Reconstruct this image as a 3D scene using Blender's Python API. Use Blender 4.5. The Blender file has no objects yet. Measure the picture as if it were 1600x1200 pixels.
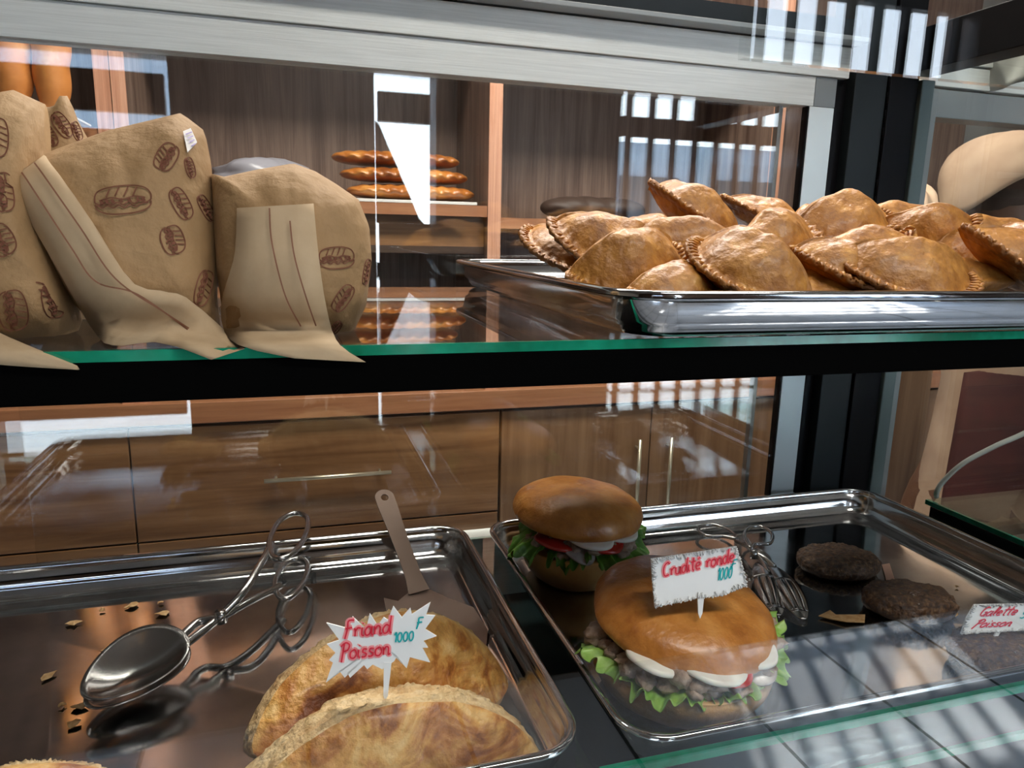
import bpy, math, random
from mathutils import Vector, Matrix, Euler, noise
import numpy as np
PI = math.pi
C = bpy.context.scene.collection
rnd = random.Random(7)

# ------------------------------------------------------------------ camera
# the camera stands at the origin (1.30 m above the shop floor), x along the case, y into it
AX = np.array([[0.95735592, -0.03704431, 0.28652637],
               [-0.28800585, -0.20081658, 0.93633612],
               [0.02285332, -0.9789282, -0.20292191]])
FPX = 1137.0
cd = bpy.data.cameras.new('camera'); cam = bpy.data.objects.new('camera', cd); C.objects.link(cam)
right = Vector(AX[:, 0]); down = Vector(AX[:, 1]); fwd = Vector(AX[:, 2])
M = Matrix.Identity(4)
for i in range(3):
    M[i][0] = right[i]; M[i][1] = -down[i]; M[i][2] = -fwd[i]
cam.matrix_world = M
cd.sensor_width = 36; cd.lens = 36 * FPX / 1600; cd.clip_start = 0.02; cd.clip_end = 100
bpy.context.scene.camera = cam

# ------------------------------------------------------------------ world, sun, exposure
sc = bpy.context.scene
sc.view_settings.view_transform = 'Standard'; sc.view_settings.look = 'None'
sc.view_settings.gamma = 1; sc.view_settings.use_curve_mapping = False
sc.view_settings.exposure = 0.3
w = bpy.data.worlds.new('daylight'); sc.world = w; w.use_nodes = True
nt = w.node_tree; nt.nodes.clear()
out = nt.nodes.new('ShaderNodeOutputWorld'); bg = nt.nodes.new('ShaderNodeBackground')
tc = nt.nodes.new('ShaderNodeTexCoord'); sep = nt.nodes.new('ShaderNodeSeparateXYZ')
rampw = nt.nodes.new('ShaderNodeValToRGB')
nt.links.new(tc.outputs['Generated'], sep.inputs[0]); nt.links.new(sep.outputs[2], rampw.inputs[0])
rampw.color_ramp.elements[0].position = 0.0; rampw.color_ramp.elements[0].color = (0.85, 0.92, 1.0, 1)
rampw.color_ramp.elements[1].position = 0.6; rampw.color_ramp.elements[1].color = (0.55, 0.75, 1.0, 1)
nt.links.new(rampw.outputs[0], bg.inputs[0]); bg.inputs[1].default_value = 10.0
nt.links.new(bg.outputs[0], out.inputs[0])
sd = bpy.data.lights.new('sun', 'SUN'); sun = bpy.data.objects.new('sun', sd); C.objects.link(sun)
sd.energy = 30; sd.angle = 0.02; sd.color = (1, .95, .87)
sun.rotation_euler = (math.radians(35), 0, math.radians(24))
def area(name, loc, rot, sx, sy, power, color, portal=False):
    l = bpy.data.lights.new(name, 'AREA'); l.shape = 'RECTANGLE'; l.size = sx; l.size_y = sy
    l.energy = power; l.color = color
    o = bpy.data.objects.new(name, l); C.objects.link(o); o.location = loc; o.rotation_euler = rot
    if portal: l.cycles.is_portal = True
    return o
YW = -1.6   # shop front behind the customer
OPEN = [(-1.15, -0.42, -1.3, 0.64), (0.36, 0.62, -1.3, 0.66), (1.48, 2.42, -1.3, 0.86)]
for (x0, x1, z0, z1) in OPEN:
    area('daylight_portal', ((x0+x1)/2, YW-0.16, (z0+z1)/2), (math.radians(90), 0, 0), x1-x0, z1-z0, 10, (1, 1, 1), True)
# unseen lamps added for fill: over the customers' side and over the bakers' side
area('added_fill_light', (0.55, -0.45, 1.27), (0, 0, 0), 1.2, 0.3, 15, (1.0, .95, .88))
area('added_fill_light', (0.6, 1.30, 1.27), (0, 0, 0), 1.6, 0.3, 44, (1.0, .93, .84))
cy = sc.cycles
cy.transparent_max_bounces = 24; cy.max_bounces = 10; cy.glossy_bounces = 6
cy.caustics_reflective = False; cy.caustics_refractive = False; cy.sample_clamp_indirect = 4

# ------------------------------------------------------------------ helpers
def at(u, v, ax, val):
    """point of the ray through photo position (u, v) on the plane axis ax = val"""
    d = AX @ np.array([u-800.0, v-600.0, FPX]); return Vector(d * (val/d[ax]))
def onplane(u, v, P, N):
    d = Vector(AX @ np.array([u-800.0, v-600.0, FPX])); return d * (P.dot(N)/d.dot(N))

def tag(o, label=None, cat=None, group=None, kind=None):
    if label: o['label'] = label
    if cat: o['category'] = cat
    if group: o['group'] = group
    if kind: o['kind'] = kind
    return o
def empty(name, loc=(0, 0, 0), label=None, cat=None, group=None, rot=(0, 0, 0)):
    o = bpy.data.objects.new(name, None); C.objects.link(o); o.location = loc; o.rotation_euler = rot
    o.empty_display_size = .01
    return tag(o, label, cat, group)
class MB:
    def __init__(s): s.v = []; s.f = []; s.m = []; s.sm = []
    def add(s, vs, fs, m=0, smooth=False):
        n = len(s.v); s.v += [tuple(p) for p in vs]
        for f in fs: s.f.append(tuple(i+n for i in f)); s.m.append(m); s.sm.append(smooth)
    def box(s, x0, x1, y0, y1, z0, z1, m=0):
        vs = [(x, y, z) for x in (x0, x1) for y in (y0, y1) for z in (z0, z1)]
        s.add(vs, [(0,1,3,2), (4,6,7,5), (0,4,5,1), (2,3,7,6), (0,2,6,4), (1,5,7,3)], m)
        return s
    def tube(s, pts, rad, n=8, m=0, closed=False, flat=1.0, up=None):
        pts = [Vector(p) for p in pts]; k = len(pts)
        if not hasattr(rad, '__len__'): rad = [rad]*k
        vs = []; prev = None
        for i, p in enumerate(pts):
            if closed: t = pts[(i+1) % k]-pts[i-1]
            else: t = pts[min(i+1, k-1)]-pts[max(i-1, 0)]
            t.normalize()
            u = Vector(up) if up else (prev if prev else (Vector((0,0,1)) if abs(t.z) < .9 else Vector((1,0,0))))
            a = (u - t*u.dot(t)).normalized(); b = t.cross(a); prev = a
            for j in range(n):
                an = 2*PI*j/n; vs.append(p + a*math.cos(an)*rad[i]*flat + b*math.sin(an)*rad[i])
        fs = []
        for i in range(k if closed else k-1):
            for j in range(n):
                a0 = i*n+j; a1 = i*n+(j+1) % n; b0 = ((i+1) % k)*n+j; b1 = ((i+1) % k)*n+(j+1) % n
                fs.append((a0, a1, b1, b0))
        if not closed: fs.append(tuple(range(n))[::-1]); fs.append(tuple(range((k-1)*n, k*n)))
        s.add(vs, fs, m, True); return s
    def rings(s, rings, m=0, smooth=True, cap0=True, cap1=True, loop=True):
        n = len(rings[0]); vs = [p for r in rings for p in r]; fs = []
        for i in range(len(rings)-1):
            for j in range(n if loop else n-1):
                fs.append((i*n+j, i*n+(j+1) % n, (i+1)*n+(j+1) % n, (i+1)*n+j))
        if cap0: fs.append(tuple(range(n))[::-1])
        if cap1: fs.append(tuple(range((len(rings)-1)*n, len(rings)*n)))
        s.add(vs, fs, m, smooth); return s
    def build(s, name, mats, parent=None, bevel=0, sub=0, solid=0, solid_off=0):
        me = bpy.data.meshes.new(name); me.from_pydata(s.v, [], s.f)
        if not isinstance(mats, (list, tuple)): mats = [mats]
        for x in mats: me.materials.append(x)
        me.polygons.foreach_set('material_index', s.m); me.polygons.foreach_set('use_smooth', s.sm)
        me.update()
        o = bpy.data.objects.new(name, me); C.objects.link(o)
        if parent:
            o.parent = parent
        if solid:
            md = o.modifiers.new('s', 'SOLIDIFY'); md.thickness = solid; md.offset = solid_off
        if bevel:
            md = o.modifiers.new('b', 'BEVEL'); md.width = bevel; md.segments = 2; md.limit_method = 'ANGLE'
        if sub:
            md = o.modifiers.new('u', 'SUBSURF'); md.levels = sub; md.render_levels = sub
        return o
def box(name, x0, x1, y0, y1, z0, z1, mat, parent=None, bevel=0):
    return MB().box(x0, x1, y0, y1, z0, z1).build(name, mat, parent, bevel)
def fx(o, e): 
    """geometry given in world coordinates under an Empty that has its own place"""
    o.parent = e; o.matrix_parent_inverse = (Matrix.Translation(e.location) @ e.rotation_euler.to_matrix().to_4x4()).inverted(); return o

def cr(pts, n=8, closed=False):
    """Catmull-Rom through the points"""
    P = [Vector(p) for p in pts]; k = len(P); o = []
    for i in range(k if closed else k-1):
        if closed: a, b, c, d = P[i-1], P[i], P[(i+1) % k], P[(i+2) % k]
        else: a, b, c, d = P[max(i-1, 0)], P[i], P[i+1], P[min(i+2, k-1)]
        for j in range(n):
            t = j/n; o.append(0.5*((2*b)+(c-a)*t+(2*a-5*b+4*c-d)*t*t+(3*b-a-3*c+d)*t**3))
    if not closed: o.append(P[-1])
    return o

# ------------------------------------------------------------------ materials
def mat(name, base=(.5,.5,.5), rough=.5, metal=0, noise_c=None, noise_s=20, noise_d=3, bump=0, bump_s=60, spec=.5,
        stretch=(1,1,1), coat=0, sss=0, sss_c=(1,.3,.1), lo=.35, hi=.65, trans=0, rough_var=0, bump_d=5, coords='Object'):
    m = bpy.data.materials.new(name); m.use_nodes = True; t = m.node_tree; b = t.nodes['Principled BSDF']
    b.inputs['Base Color'].default_value = (*base, 1); b.inputs['Roughness'].default_value = rough
    b.inputs['Metallic'].default_value = metal; b.inputs['Specular IOR Level'].default_value = spec
    b.inputs['Coat Weight'].default_value = coat; b.inputs['Coat Roughness'].default_value = .15
    if sss: b.inputs['Subsurface Weight'].default_value = sss; b.inputs['Subsurface Radius'].default_value = sss_c; b.inputs['Subsurface Scale'].default_value = .004
    if trans: b.inputs['Transmission Weight'].default_value = trans
    c = t.nodes.new('ShaderNodeTexCoord'); mp = t.nodes.new('ShaderNodeMapping'); mp.inputs['Scale'].default_value = stretch
    t.links.new(c.outputs[coords], mp.inputs[0])
    if noise_c:
        n = t.nodes.new('ShaderNodeTexNoise'); n.inputs['Scale'].default_value = noise_s; n.inputs['Detail'].default_value = noise_d
        n.inputs['Roughness'].default_value = .6
        r = t.nodes.new('ShaderNodeValToRGB'); r.color_ramp.elements[0].position = lo; r.color_ramp.elements[1].position = hi
        r.color_ramp.elements[0].color = (*base, 1); r.color_ramp.elements[1].color = (*noise_c, 1)
        t.links.new(mp.outputs[0], n.inputs[0]); t.links.new(n.outputs[0], r.inputs[0]); t.links.new(r.outputs[0], b.inputs['Base Color'])
    if bump:
        n2 = t.nodes.new('ShaderNodeTexNoise'); n2.inputs['Scale'].default_value = bump_s; n2.inputs['Detail'].default_value = bump_d
        bp = t.nodes.new('ShaderNodeBump'); bp.inputs['Strength'].default_value = bump; bp.inputs['Distance'].default_value = .002
        t.links.new(mp.outputs[0], n2.inputs[0]); t.links.new(n2.outputs[0], bp.inputs['Height']); t.links.new(bp.outputs[0], b.inputs['Normal'])
    if rough_var:
        n3 = t.nodes.new('ShaderNodeTexNoise'); n3.inputs['Scale'].default_value = 9; n3.inputs['Detail'].default_value = 6
        mr = t.nodes.new('ShaderNodeMapRange'); mr.inputs['From Min'].default_value = .4; mr.inputs['From Max'].default_value = .7
        mr.inputs['To Min'].default_value = rough; mr.inputs['To Max'].default_value = rough+rough_var
        t.links.new(mp.outputs[0], n3.inputs[0]); t.links.new(n3.outputs[0], mr.inputs[0]); t.links.new(mr.outputs[0], b.inputs['Roughness'])
    return m
def ramp3(name, cols, scale, detail=4, rough=.5, bump=0, bump_s=100, stretch=(1,1,1), coat=0, distort=0, spec=.5, sss=0, metal=0, bump_dist=.002):
    """several colours picked by one noise"""
    m = mat(name, cols[0][1], rough, metal, bump=bump, bump_s=bump_s, coat=coat, spec=spec, stretch=stretch, sss=sss); t = m.node_tree
    b = t.nodes['Principled BSDF']; mp = [n for n in t.nodes if n.type == 'MAPPING'][0]
    for n in t.nodes:
        if n.type == 'BUMP': n.inputs['Distance'].default_value = bump_dist
    n = t.nodes.new('ShaderNodeTexNoise'); n.inputs['Scale'].default_value = scale; n.inputs['Detail'].default_value = detail
    n.inputs['Distortion'].default_value = distort; n.inputs['Roughness'].default_value = .6
    r = t.nodes.new('ShaderNodeValToRGB'); e = r.color_ramp.elements
    e[0].position, e[0].color = cols[0][0], (*cols[0][1], 1); e[1].position, e[1].color = cols[-1][0], (*cols[-1][1], 1)
    for p, c in cols[1:-1]: x = e.new(p); x.color = (*c, 1)
    t.links.new(mp.outputs[0], n.inputs[0]); t.links.new(n.outputs[0], r.inputs[0]); t.links.new(r.outputs[0], b.inputs['Base Color'])
    return m
def glass(name, tint=(1, 1, 1), base=.045, dust=.0):
    m = bpy.data.materials.new(name); m.use_nodes = True; t = m.node_tree; t.nodes.clear()
    o = t.nodes.new('ShaderNodeOutputMaterial'); mx = t.nodes.new('ShaderNodeMixShader')
    tr = t.nodes.new('ShaderNodeBsdfTransparent'); tr.inputs[0].default_value = (*tint, 1)
    gl = t.nodes.new('ShaderNodeBsdfGlossy'); gl.inputs['Roughness'].default_value = .0
    g = t.nodes.new('ShaderNodeNewGeometry'); dt = t.nodes.new('ShaderNodeVectorMath'); dt.operation = 'DOT_PRODUCT'
    t.links.new(g.outputs['Incoming'], dt.inputs[0]); t.links.new(g.outputs['Normal'], dt.inputs[1])
    ab = t.nodes.new('ShaderNodeMath'); ab.operation = 'ABSOLUTE'; t.links.new(dt.outputs['Value'], ab.inputs[0])
    on = t.nodes.new('ShaderNodeMath'); on.operation = 'SUBTRACT'; on.inputs[0].default_value = 1; t.links.new(ab.outputs[0], on.inputs[1])
    pw = t.nodes.new('ShaderNodeMath'); pw.operation = 'POWER'; pw.inputs[1].default_value = 5; t.links.new(on.outputs[0], pw.inputs[0])
    ma = t.nodes.new('ShaderNodeMath'); ma.operation = 'MULTIPLY_ADD'; ma.inputs[1].default_value = 1-base; ma.inputs[2].default_value = base
    t.links.new(pw.outputs[0], ma.inputs[0]); t.links.new(ma.outputs[0], mx.inputs[0])
    t.links.new(tr.outputs[0], mx.inputs[1]); t.links.new(gl.outputs[0], mx.inputs[2])
    t.links.new(mx.outputs[0], o.inputs[0]); return m
def wood(name, c0, c1, axis='z', scale=7, rough=.35, fine=0):
    st = {'z': (6, 6, .35), 'x': (.35, 6, 6), 'y': (6, .35, 6)}[axis]
    m = ramp3(name, [(.3, c0), (.5, tuple((a+b)/2 for a, b in zip(c0, c1))), (.7, c1)], scale, 8, rough, bump=.15, bump_s=30, stretch=st, distort=.6)
    if fine:
        t = m.node_tree; b = t.nodes['Principled BSDF']; src = b.inputs['Base Color'].links[0].from_socket
        c = t.nodes.new('ShaderNodeTexCoord'); mp = t.nodes.new('ShaderNodeMapping'); mp.inputs['Scale'].default_value = tuple(fine if s > 1 else .3 for s in st)
        n = t.nodes.new('ShaderNodeTexNoise'); n.inputs['Scale'].default_value = 10; n.inputs['Detail'].default_value = 1
        t.links.new(c.outputs['Object'], mp.inputs[0]); t.links.new(mp.outputs[0], n.inputs[0])
        mx = t.nodes.new('ShaderNodeMix'); mx.data_type = 'RGBA'; mx.blend_type = 'OVERLAY'; mx.inputs[0].default_value = .45
        t.links.new(src, mx.inputs[6]); t.links.new(n.outputs[0], mx.inputs[7]); t.links.new(mx.outputs[2], b.inputs['Base Color'])
    return m
G = glass('clear_glass', (.985, .995, .99), .045)
GD = glass('deck_glass', (.80, .90, .88), .055)
GE = mat('green_glass_edge', (.0, .13, .065), .12, noise_c=(.005, .26, .15), noise_s=30, trans=.0, coat=.5)
STEEL = mat('polished_steel', (.66, .66, .66), .05, 1, noise_c=(.52, .52, .52), noise_s=14, noise_d=8, bump=.012, bump_s=14, rough_var=.14)
TOOL = mat('tool_steel', (.42, .41, .40), .16, 1, bump=.02, bump_s=30, rough_var=.1)
SPAT = mat('worn_steel', (.19, .14, .115), .30, 1, bump=.04, bump_s=80, rough_var=.15)
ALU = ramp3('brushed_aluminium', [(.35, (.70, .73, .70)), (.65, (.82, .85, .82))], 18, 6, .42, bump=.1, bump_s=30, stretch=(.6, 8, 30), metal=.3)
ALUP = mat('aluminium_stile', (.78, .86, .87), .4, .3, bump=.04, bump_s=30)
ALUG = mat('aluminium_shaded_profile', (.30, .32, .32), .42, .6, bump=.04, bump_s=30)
BLACK = mat('black_powder_coat', (.004, .004, .005), .4, spec=.15)
BEAM = mat('matt_black_beam', (.002, .002, .002), .7, spec=.0)
SLATE = mat('dark_grey_powder_coat', (.016, .021, .024), .4, spec=.25)
TEAL = mat('grey_green_edge_profile', (.16, .21, .215), .3, .3)
WBACK = wood('walnut_board', (.085, .048, .036), (.26, .175, .135), 'z', 5, .4, fine=60)
WDRAW = wood('walnut_drawer', (.11, .045, .017), (.30, .155, .068), 'x', 4, .35)
WDOOR = wood('walnut_door', (.13, .062, .028), (.27, .155, .082), 'z', 4, .35)
WEDGE = wood('pale_edge_band', (.46, .20, .115), (.66, .36, .24), 'z', 8, .4, fine=30)
WTOP = wood('counter_edge', (.26, .10, .045), (.42, .19, .09), 'x', 8, .35)
WDARK = wood('dark_wood', (.035, .02, .014), (.08, .05, .035), 'x', 5, .4)
KRAFT = ramp3('kraft_paper', [(.3, (.26, .155, .066)), (.55, (.325, .200, .090)), (.75, (.38, .245, .120))], 14, 6, .75, bump=.6, bump_s=55, bump_dist=.006)
KRAFTL = ramp3('kraft_paper_fold', [(.3, (.40, .285, .165)), (.7, (.47, .35, .215))], 40, 5, .8, bump=.2, bump_s=60)
INKB = mat('brown_print', (.14, .045, .020), .8)
INKS = mat('brown_seam', (.20, .085, .045), .8)
FRY = ramp3('fried_dough', [(.28, (.21, .075, .010)), (.45, (.36, .145, .022)), (.6, (.50, .225, .040)), (.78, (.66, .37, .10))], 80, 8, .5, bump=.7, bump_s=210, coat=.10, bump_dist=.002)
FRYR = ramp3('fried_crimp', [(.3, (.19, .066, .010)), (.6, (.35, .14, .024)), (.8, (.50, .23, .05))], 120, 7, .5, bump=.8, bump_s=250, bump_dist=.002)
PUFF = ramp3('glazed_puff_pastry', [(.36, (.17, .045, .008)), (.45, (.40, .145, .024)), (.55, (.64, .34, .09)), (.70, (.80, .56, .24))], 26, 8, .42, bump=.9, bump_s=120, coat=.15, distort=1.0, bump_dist=.004)
LAYER = ramp3('flaky_layers', [(.3, (.45, .25, .09)), (.55, (.66, .47, .24)), (.75, (.76, .60, .37))], 60, 8, .65, bump=1.0, bump_s=160, bump_dist=.004)
BUN = ramp3('glazed_bun', [(.3, (.32, .105, .016)), (.5, (.48, .185, .033)), (.75, (.62, .29, .075))], 45, 8, .36, bump=.5, bump_s=170, coat=.2, bump_dist=.002)
BUNL = ramp3('pale_bun', [(.3, (.56, .31, .11)), (.7, (.68, .43, .20))], 60, 6, .5, bump=.5, bump_s=220)
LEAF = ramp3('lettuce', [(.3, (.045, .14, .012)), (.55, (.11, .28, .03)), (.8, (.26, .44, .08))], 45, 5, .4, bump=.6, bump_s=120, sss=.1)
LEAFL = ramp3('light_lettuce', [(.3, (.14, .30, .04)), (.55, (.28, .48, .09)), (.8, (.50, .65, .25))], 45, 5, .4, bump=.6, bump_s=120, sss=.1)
EGG = mat('egg_white', (.88, .86, .78), .3, noise_c=(.80, .76, .66), noise_s=30, sss=.1)
TOM = mat('tomato', (.55, .03, .015), .2, noise_c=(.40, .015, .01), noise_s=60, coat=.4)
ONION = mat('onion', (.55, .52, .46), .25, noise_c=(.36, .30, .27), noise_s=60, coat=.3)
MEAT = ramp3('chopped_meat', [(.3, (.16, .10, .065)), (.5, (.34, .24, .175)), (.75, (.55, .43, .34))], 140, 6, .5, bump=.7, bump_s=220, coat=.1)
PATTY = ramp3('fish_patty', [(.34, (.016, .007, .004)), (.48, (.075, .034, .014)), (.60, (.14, .072, .030)), (.74, (.34, .21, .11))], 210, 7, .5, bump=1.0, bump_s=230, coat=.15, bump_dist=.004)
CARD = mat('white_plastic', (.86, .88, .87), .35)
CLEAR = mat('clear_plastic_rim', (.62, .63, .62), .18, noise_c=(.9, .9, .9), noise_s=500, bump=.8, bump_s=500)
RED = mat('red_ink', (.70, .01, .04), .6); PINK = mat('bled_red_ink', (.90, .32, .33), .6); CYAN = mat('teal_ink', (.0, .38, .40), .6)
CRUMB = mat('dry_flake', (.45, .25, .09), .7, noise_c=(.60, .40, .2), noise_s=200)
BREAD = ramp3('brown_loaf', [(.3, (.20, .055, .012)), (.5, (.42, .14, .025)), (.75, (.66, .32, .08))], 14, 5, .35, bump=.4, bump_s=60, coat=.3)
BAGUE = ramp3('baguette_crust', [(.3, (.42, .13, .025)), (.6, (.62, .24, .06)), (.8, (.78, .48, .22))], 12, 5, .5, bump=.4, bump_s=50)
PALEB = ramp3('pale_bread', [(.3, (.62, .38, .24)), (.7, (.80, .62, .46))], 12, 5, .6, bump=.4, bump_s=40)
WHITE = mat('white_paper', (.75, .73, .70), .6, bump=.1)
CREAM = mat('cream_cotton', (.29, .19, .125), .85, noise_c=(.37, .26, .175), noise_s=12, bump=.3, bump_s=25)
MAROON = mat('maroon_cotton', (.030, .003, .0025), .8, noise_c=(.045, .005, .004), noise_s=20, bump=.2, bump_s=60)
SKIN = mat('dark_brown_skin', (.10, .048, .028), .5, noise_c=(.13, .065, .04), noise_s=20, sss=.05)
HAIR = mat('dark_hair', (.045, .026, .018), .8, bump=.6, bump_s=200)
EYEW = mat('eye_white', (.7, .68, .64), .3)
CABLE = mat('white_cable', (.60, .62, .56), .4)
FOIL = mat('crumpled_foil', (.6, .6, .6), .25, 1, bump=.8, bump_s=60)
TILE = ramp3('floor_tile', [(.3, (.42, .46, .52)), (.7, (.54, .58, .64))], 3, 5, .25, spec=.5)
t = TILE.node_tree; bk = t.nodes.new('ShaderNodeTexBrick'); mpt = [n for n in t.nodes if n.type == 'MAPPING'][0]
bk.offset = 0; bk.inputs['Scale'].default_value = 1; bk.inputs['Brick Width'].default_value = .4; bk.inputs['Row Height'].default_value = .4
bk.inputs['Mortar Size'].default_value = .006; bk.inputs['Mortar'].default_value = (.05, .05, .05, 1)
b_ = t.nodes['Principled BSDF']; s_ = b_.inputs['Base Color'].links[0].from_socket
t.links.new(s_, bk.inputs['Color1']); t.links.new(s_, bk.inputs['Color2']); t.links.new(mpt.outputs[0], bk.inputs[0]); t.links.new(bk.outputs[0], b_.inputs['Base Color'])
WALL = mat('painted_wall', (.50, .46, .40), .8, bump=.1)
CEIL = mat('ceiling_paint', (.30, .27, .24), .8, bump=.1)
GROUND = ramp3('pale_pavement', [(.3, (.45, .44, .42)), (.7, (.6, .59, .57))], 2, 6, .9)
PLASTIC = mat('smoky_plastic', (.03, .03, .032), .2, bump=.3, bump_s=20)
GREYP = mat('grey_plastic_film', (.30, .29, .33), .3, bump=.6, bump_s=15)
TUBE = bpy.data.materials.new('added_lamp_glow'); TUBE.use_nodes = True  # glow of the added ceiling lamps
TUBE.node_tree.nodes['Principled BSDF'].inputs['Emission Color'].default_value = (1, .95, .88, 1)
TUBE.node_tree.nodes['Principled BSDF'].inputs['Emission Strength'].default_value = 4

# ------------------------------------------------------------------ the shop
def struct(o): o['kind'] = 'structure'; return o
struct(box('floor', -3, 4, -1.75, 3.2, -1.36, -1.3, TILE))
struct(box('ceiling', -3, 4, -1.75, 3.2, 1.3, 1.36, CEIL))
struct(box('wall_left', -3.06, -3, -1.75, 3.2, -1.3, 1.3, WALL))
struct(box('wall_right', 4, 4.06, -1.75, 3.2, -1.3, 1.3, WALL))
struct(box('wall_back', -3, 4, 3.14, 3.2, -1.3, 1.3, WALL))
m = MB(); xs = -3
for (x0, x1, z0, z1) in OPEN:
    m.box(xs, x0, YW-.15, YW, -1.3, 1.3); m.box(x0, x1, YW-.15, YW, z1, 1.3); xs = x1
m.box(xs, 4, YW-.15, YW, -1.3, 1.3)
struct(m.build('wall_front', WDARK))
struct(box('ground', -14, 16, -14, -1.75, -1.40, -1.34, GROUND))
FAC = mat('pale_facade', (.26, .31, .38), .8, noise_c=(.33, .38, .44), noise_s=2); FWIN = mat('facade_window', (.04, .05, .06), .2)
for (x0, x1, z1, lb) in ((-9.5, -.6, 3.4, 'pale low building added across the street on the left to dim reflections'), (4.2, 12, 1.4, 'pale low building added across the street on the right to dim reflections')):  # buildings added so the mirrored openings look dimmer
    e = empty('added_building', ((x0+x1)/2, -9, -1.34), lb, 'building'); b = MB().box(x0, x1, -12, -9, -1.34, z1).build('wall', FAC); b.parent = e; b.matrix_parent_inverse = Matrix.Translation(e.location).inverted()
    for k in range(4):
        xa = x0+.7+k*(x1-x0-1)/4
        wn = MB().box(xa, xa+1.0, -9.0, -8.96, -.3, .9).build('window', FWIN); wn.parent = e; wn.matrix_parent_inverse = Matrix.Translation(e.location).inverted()
# barred gate, and boards added to shape reflections, seen only mirrored in the panes
g = empty('barred_gate', (1.95, YW-.05, -1.3), 'dark barred metal gate filling the wide opening of the shop front', 'gate')
for k in range(8):
    x = 1.54+k*.118
    fx(MB().box(x-.013, x+.013, YW-.06, YW-.034, -1.28, .84).build('bar', BLACK), g)
fx(MB().box(1.49, 2.41, YW-.09, YW-.07, .46, .55).build('board', WDARK), g)
for z in (-1.26, -.45, .02, .83): fx(MB().box(1.49, 2.41, YW-.07, YW-.03, z-.02, z+.02).build('rail', BLACK), g)
def added_panel(name, x0, x1, zs, label):  # unseen boards added to break up the mirrored openings
    e = empty(name, ((x0+x1)/2, YW-.05, zs[0][0]), label, 'panel')
    for (a, b) in zs: fx(MB().box(x0, x1, YW-.07, YW-.03, a, b).build('board', WDARK), e)
added_panel('added_board_panel', -1.13, -.44, [(-1.06, -.96), (-.78, .355), (.42, .57)], 'dark wooden boards added to shape reflections, closing the middle of the left shop front opening')
added_panel('added_board_panel', .38, .60, [(-1.12, .03), (.45, .57)], 'dark wooden boards added to shape reflections, closing the narrow shop front opening')
m = MB()  # unseen cloth added to cut the mirrored gap to a triangle
for i in range(12):
    x = .365+.017*i; zt = .45-(.42*max(0, i-.5)/11); y = YW-.018+.006*math.sin(i*1.7)
    x2 = x+.017; zt2 = .45-(.42*max(0, i+.5)/11); y2 = YW-.018+.006*math.sin((i+1)*1.7)
    m.add([(x, y, .03), (x2, y2, .03), (x2, y2, zt2), (x, y, zt)], [(0, 1, 2, 3)])
tag(m.build('added_drape', WDARK, solid=.003), 'dark drape added to shape a reflection in the narrow shop front opening', 'added_drape')
# bodies of the added, unseen ceiling lamps
for (x, y, sx, lb) in ((.55, -.45, 1.2, 'long added ceiling lamp, unseen, over the customers side'), (.6, 1.30, 1.6, 'long added ceiling lamp, unseen, over the bakers side')):
    e = empty('added_ceiling_lamp', (x, y, 1.28), lb, 'lamp')
    fx(box('housing', x-sx/2-.02, x+sx/2+.02, y-.17, y+.17, 1.282, 1.299, CARD), e)
    fx(box('diffuser', x-sx/2, x+sx/2, y-.15, y+.15, 1.276, 1.282, TUBE), e)

# ------------------------------------------------------------------ display case
XR = .765; YB = .80; XL = -1.0
case = empty('display_case', (0, .55, -1.3), 'black steel and glass bakery display case with aluminium sliding back doors', 'display case')
def part(name, mb, mt, parent=case, **k):
    o = mb.build(name, mt, **k); return fx(o, parent)
def sub(name, mb, mt, parent, **k):
    o = mb.build(name, mt, **k); o.parent = parent; return o
UP = -.0540
us = part('upper_shelf', MB().box(XL, .655, .352, .715, UP-.0050, UP), G)
sub('green_edge', MB().box(XL, .655, .3495, .352, UP-.0050, UP), GE, us)
part('shelf_beam', MB().box(XL, 1.6, .349, .375, -.0775, UP-.0052), BEAM, bevel=.0008)
dk = part('lower_deck', MB().box(XL, .768, .352, .795, -.3650, -.359), GD)
sub('green_edge', MB().box(XL, .768, .349, .352, -.3650, -.359), GE, dk)
gd = part('low_guard_glass', MB().box(.16, 1.9, .330, .334, -.44, -.306), G)
sub('green_edge', MB().box(.16, 1.9, .330, .334, -.306, -.300), GE, gd)
part('lower_board', MB().box(XL, .768, .33, .80, -.46, -.44), SLATE)
part('plinth', MB().box(XL, 1.9, .33, .82, -1.3, -.46), WDARK)
part('lower_front_glass', MB().box(XL, 1.9, .315, .320, -.44, -.226), G)
part('upper_front_glass', MB().box(.205, 1.9, .315, .320, .082, .34), G)
part('side_glass', MB().box(.7615, .7665, .33, .79, -.355, .21), G)
# post in the back corner, between the two halves of the case
p = part('corner_post', MB().box(.674, .722, .79, .84, -.46, .34), SLATE, bevel=.001)
m = MB()
for k in range(9): m.tube([(.7235, .788, .02+k*.021), (.7235, .788, .036+k*.021)], .0016, 8)
sub('hinge', m, BLACK, p)
part('corner_post', MB().box(.7225, .766, .785, .84, -.46, .34), BLACK, bevel=.001)
part('side_profile', MB().box(.767, .787, .78, .82, -.46, .20), TEAL, bevel=.0015)
part('top_beam', MB().box(.745, .785, .33, .79, .205, .255), BLACK, bevel=.001)
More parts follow.
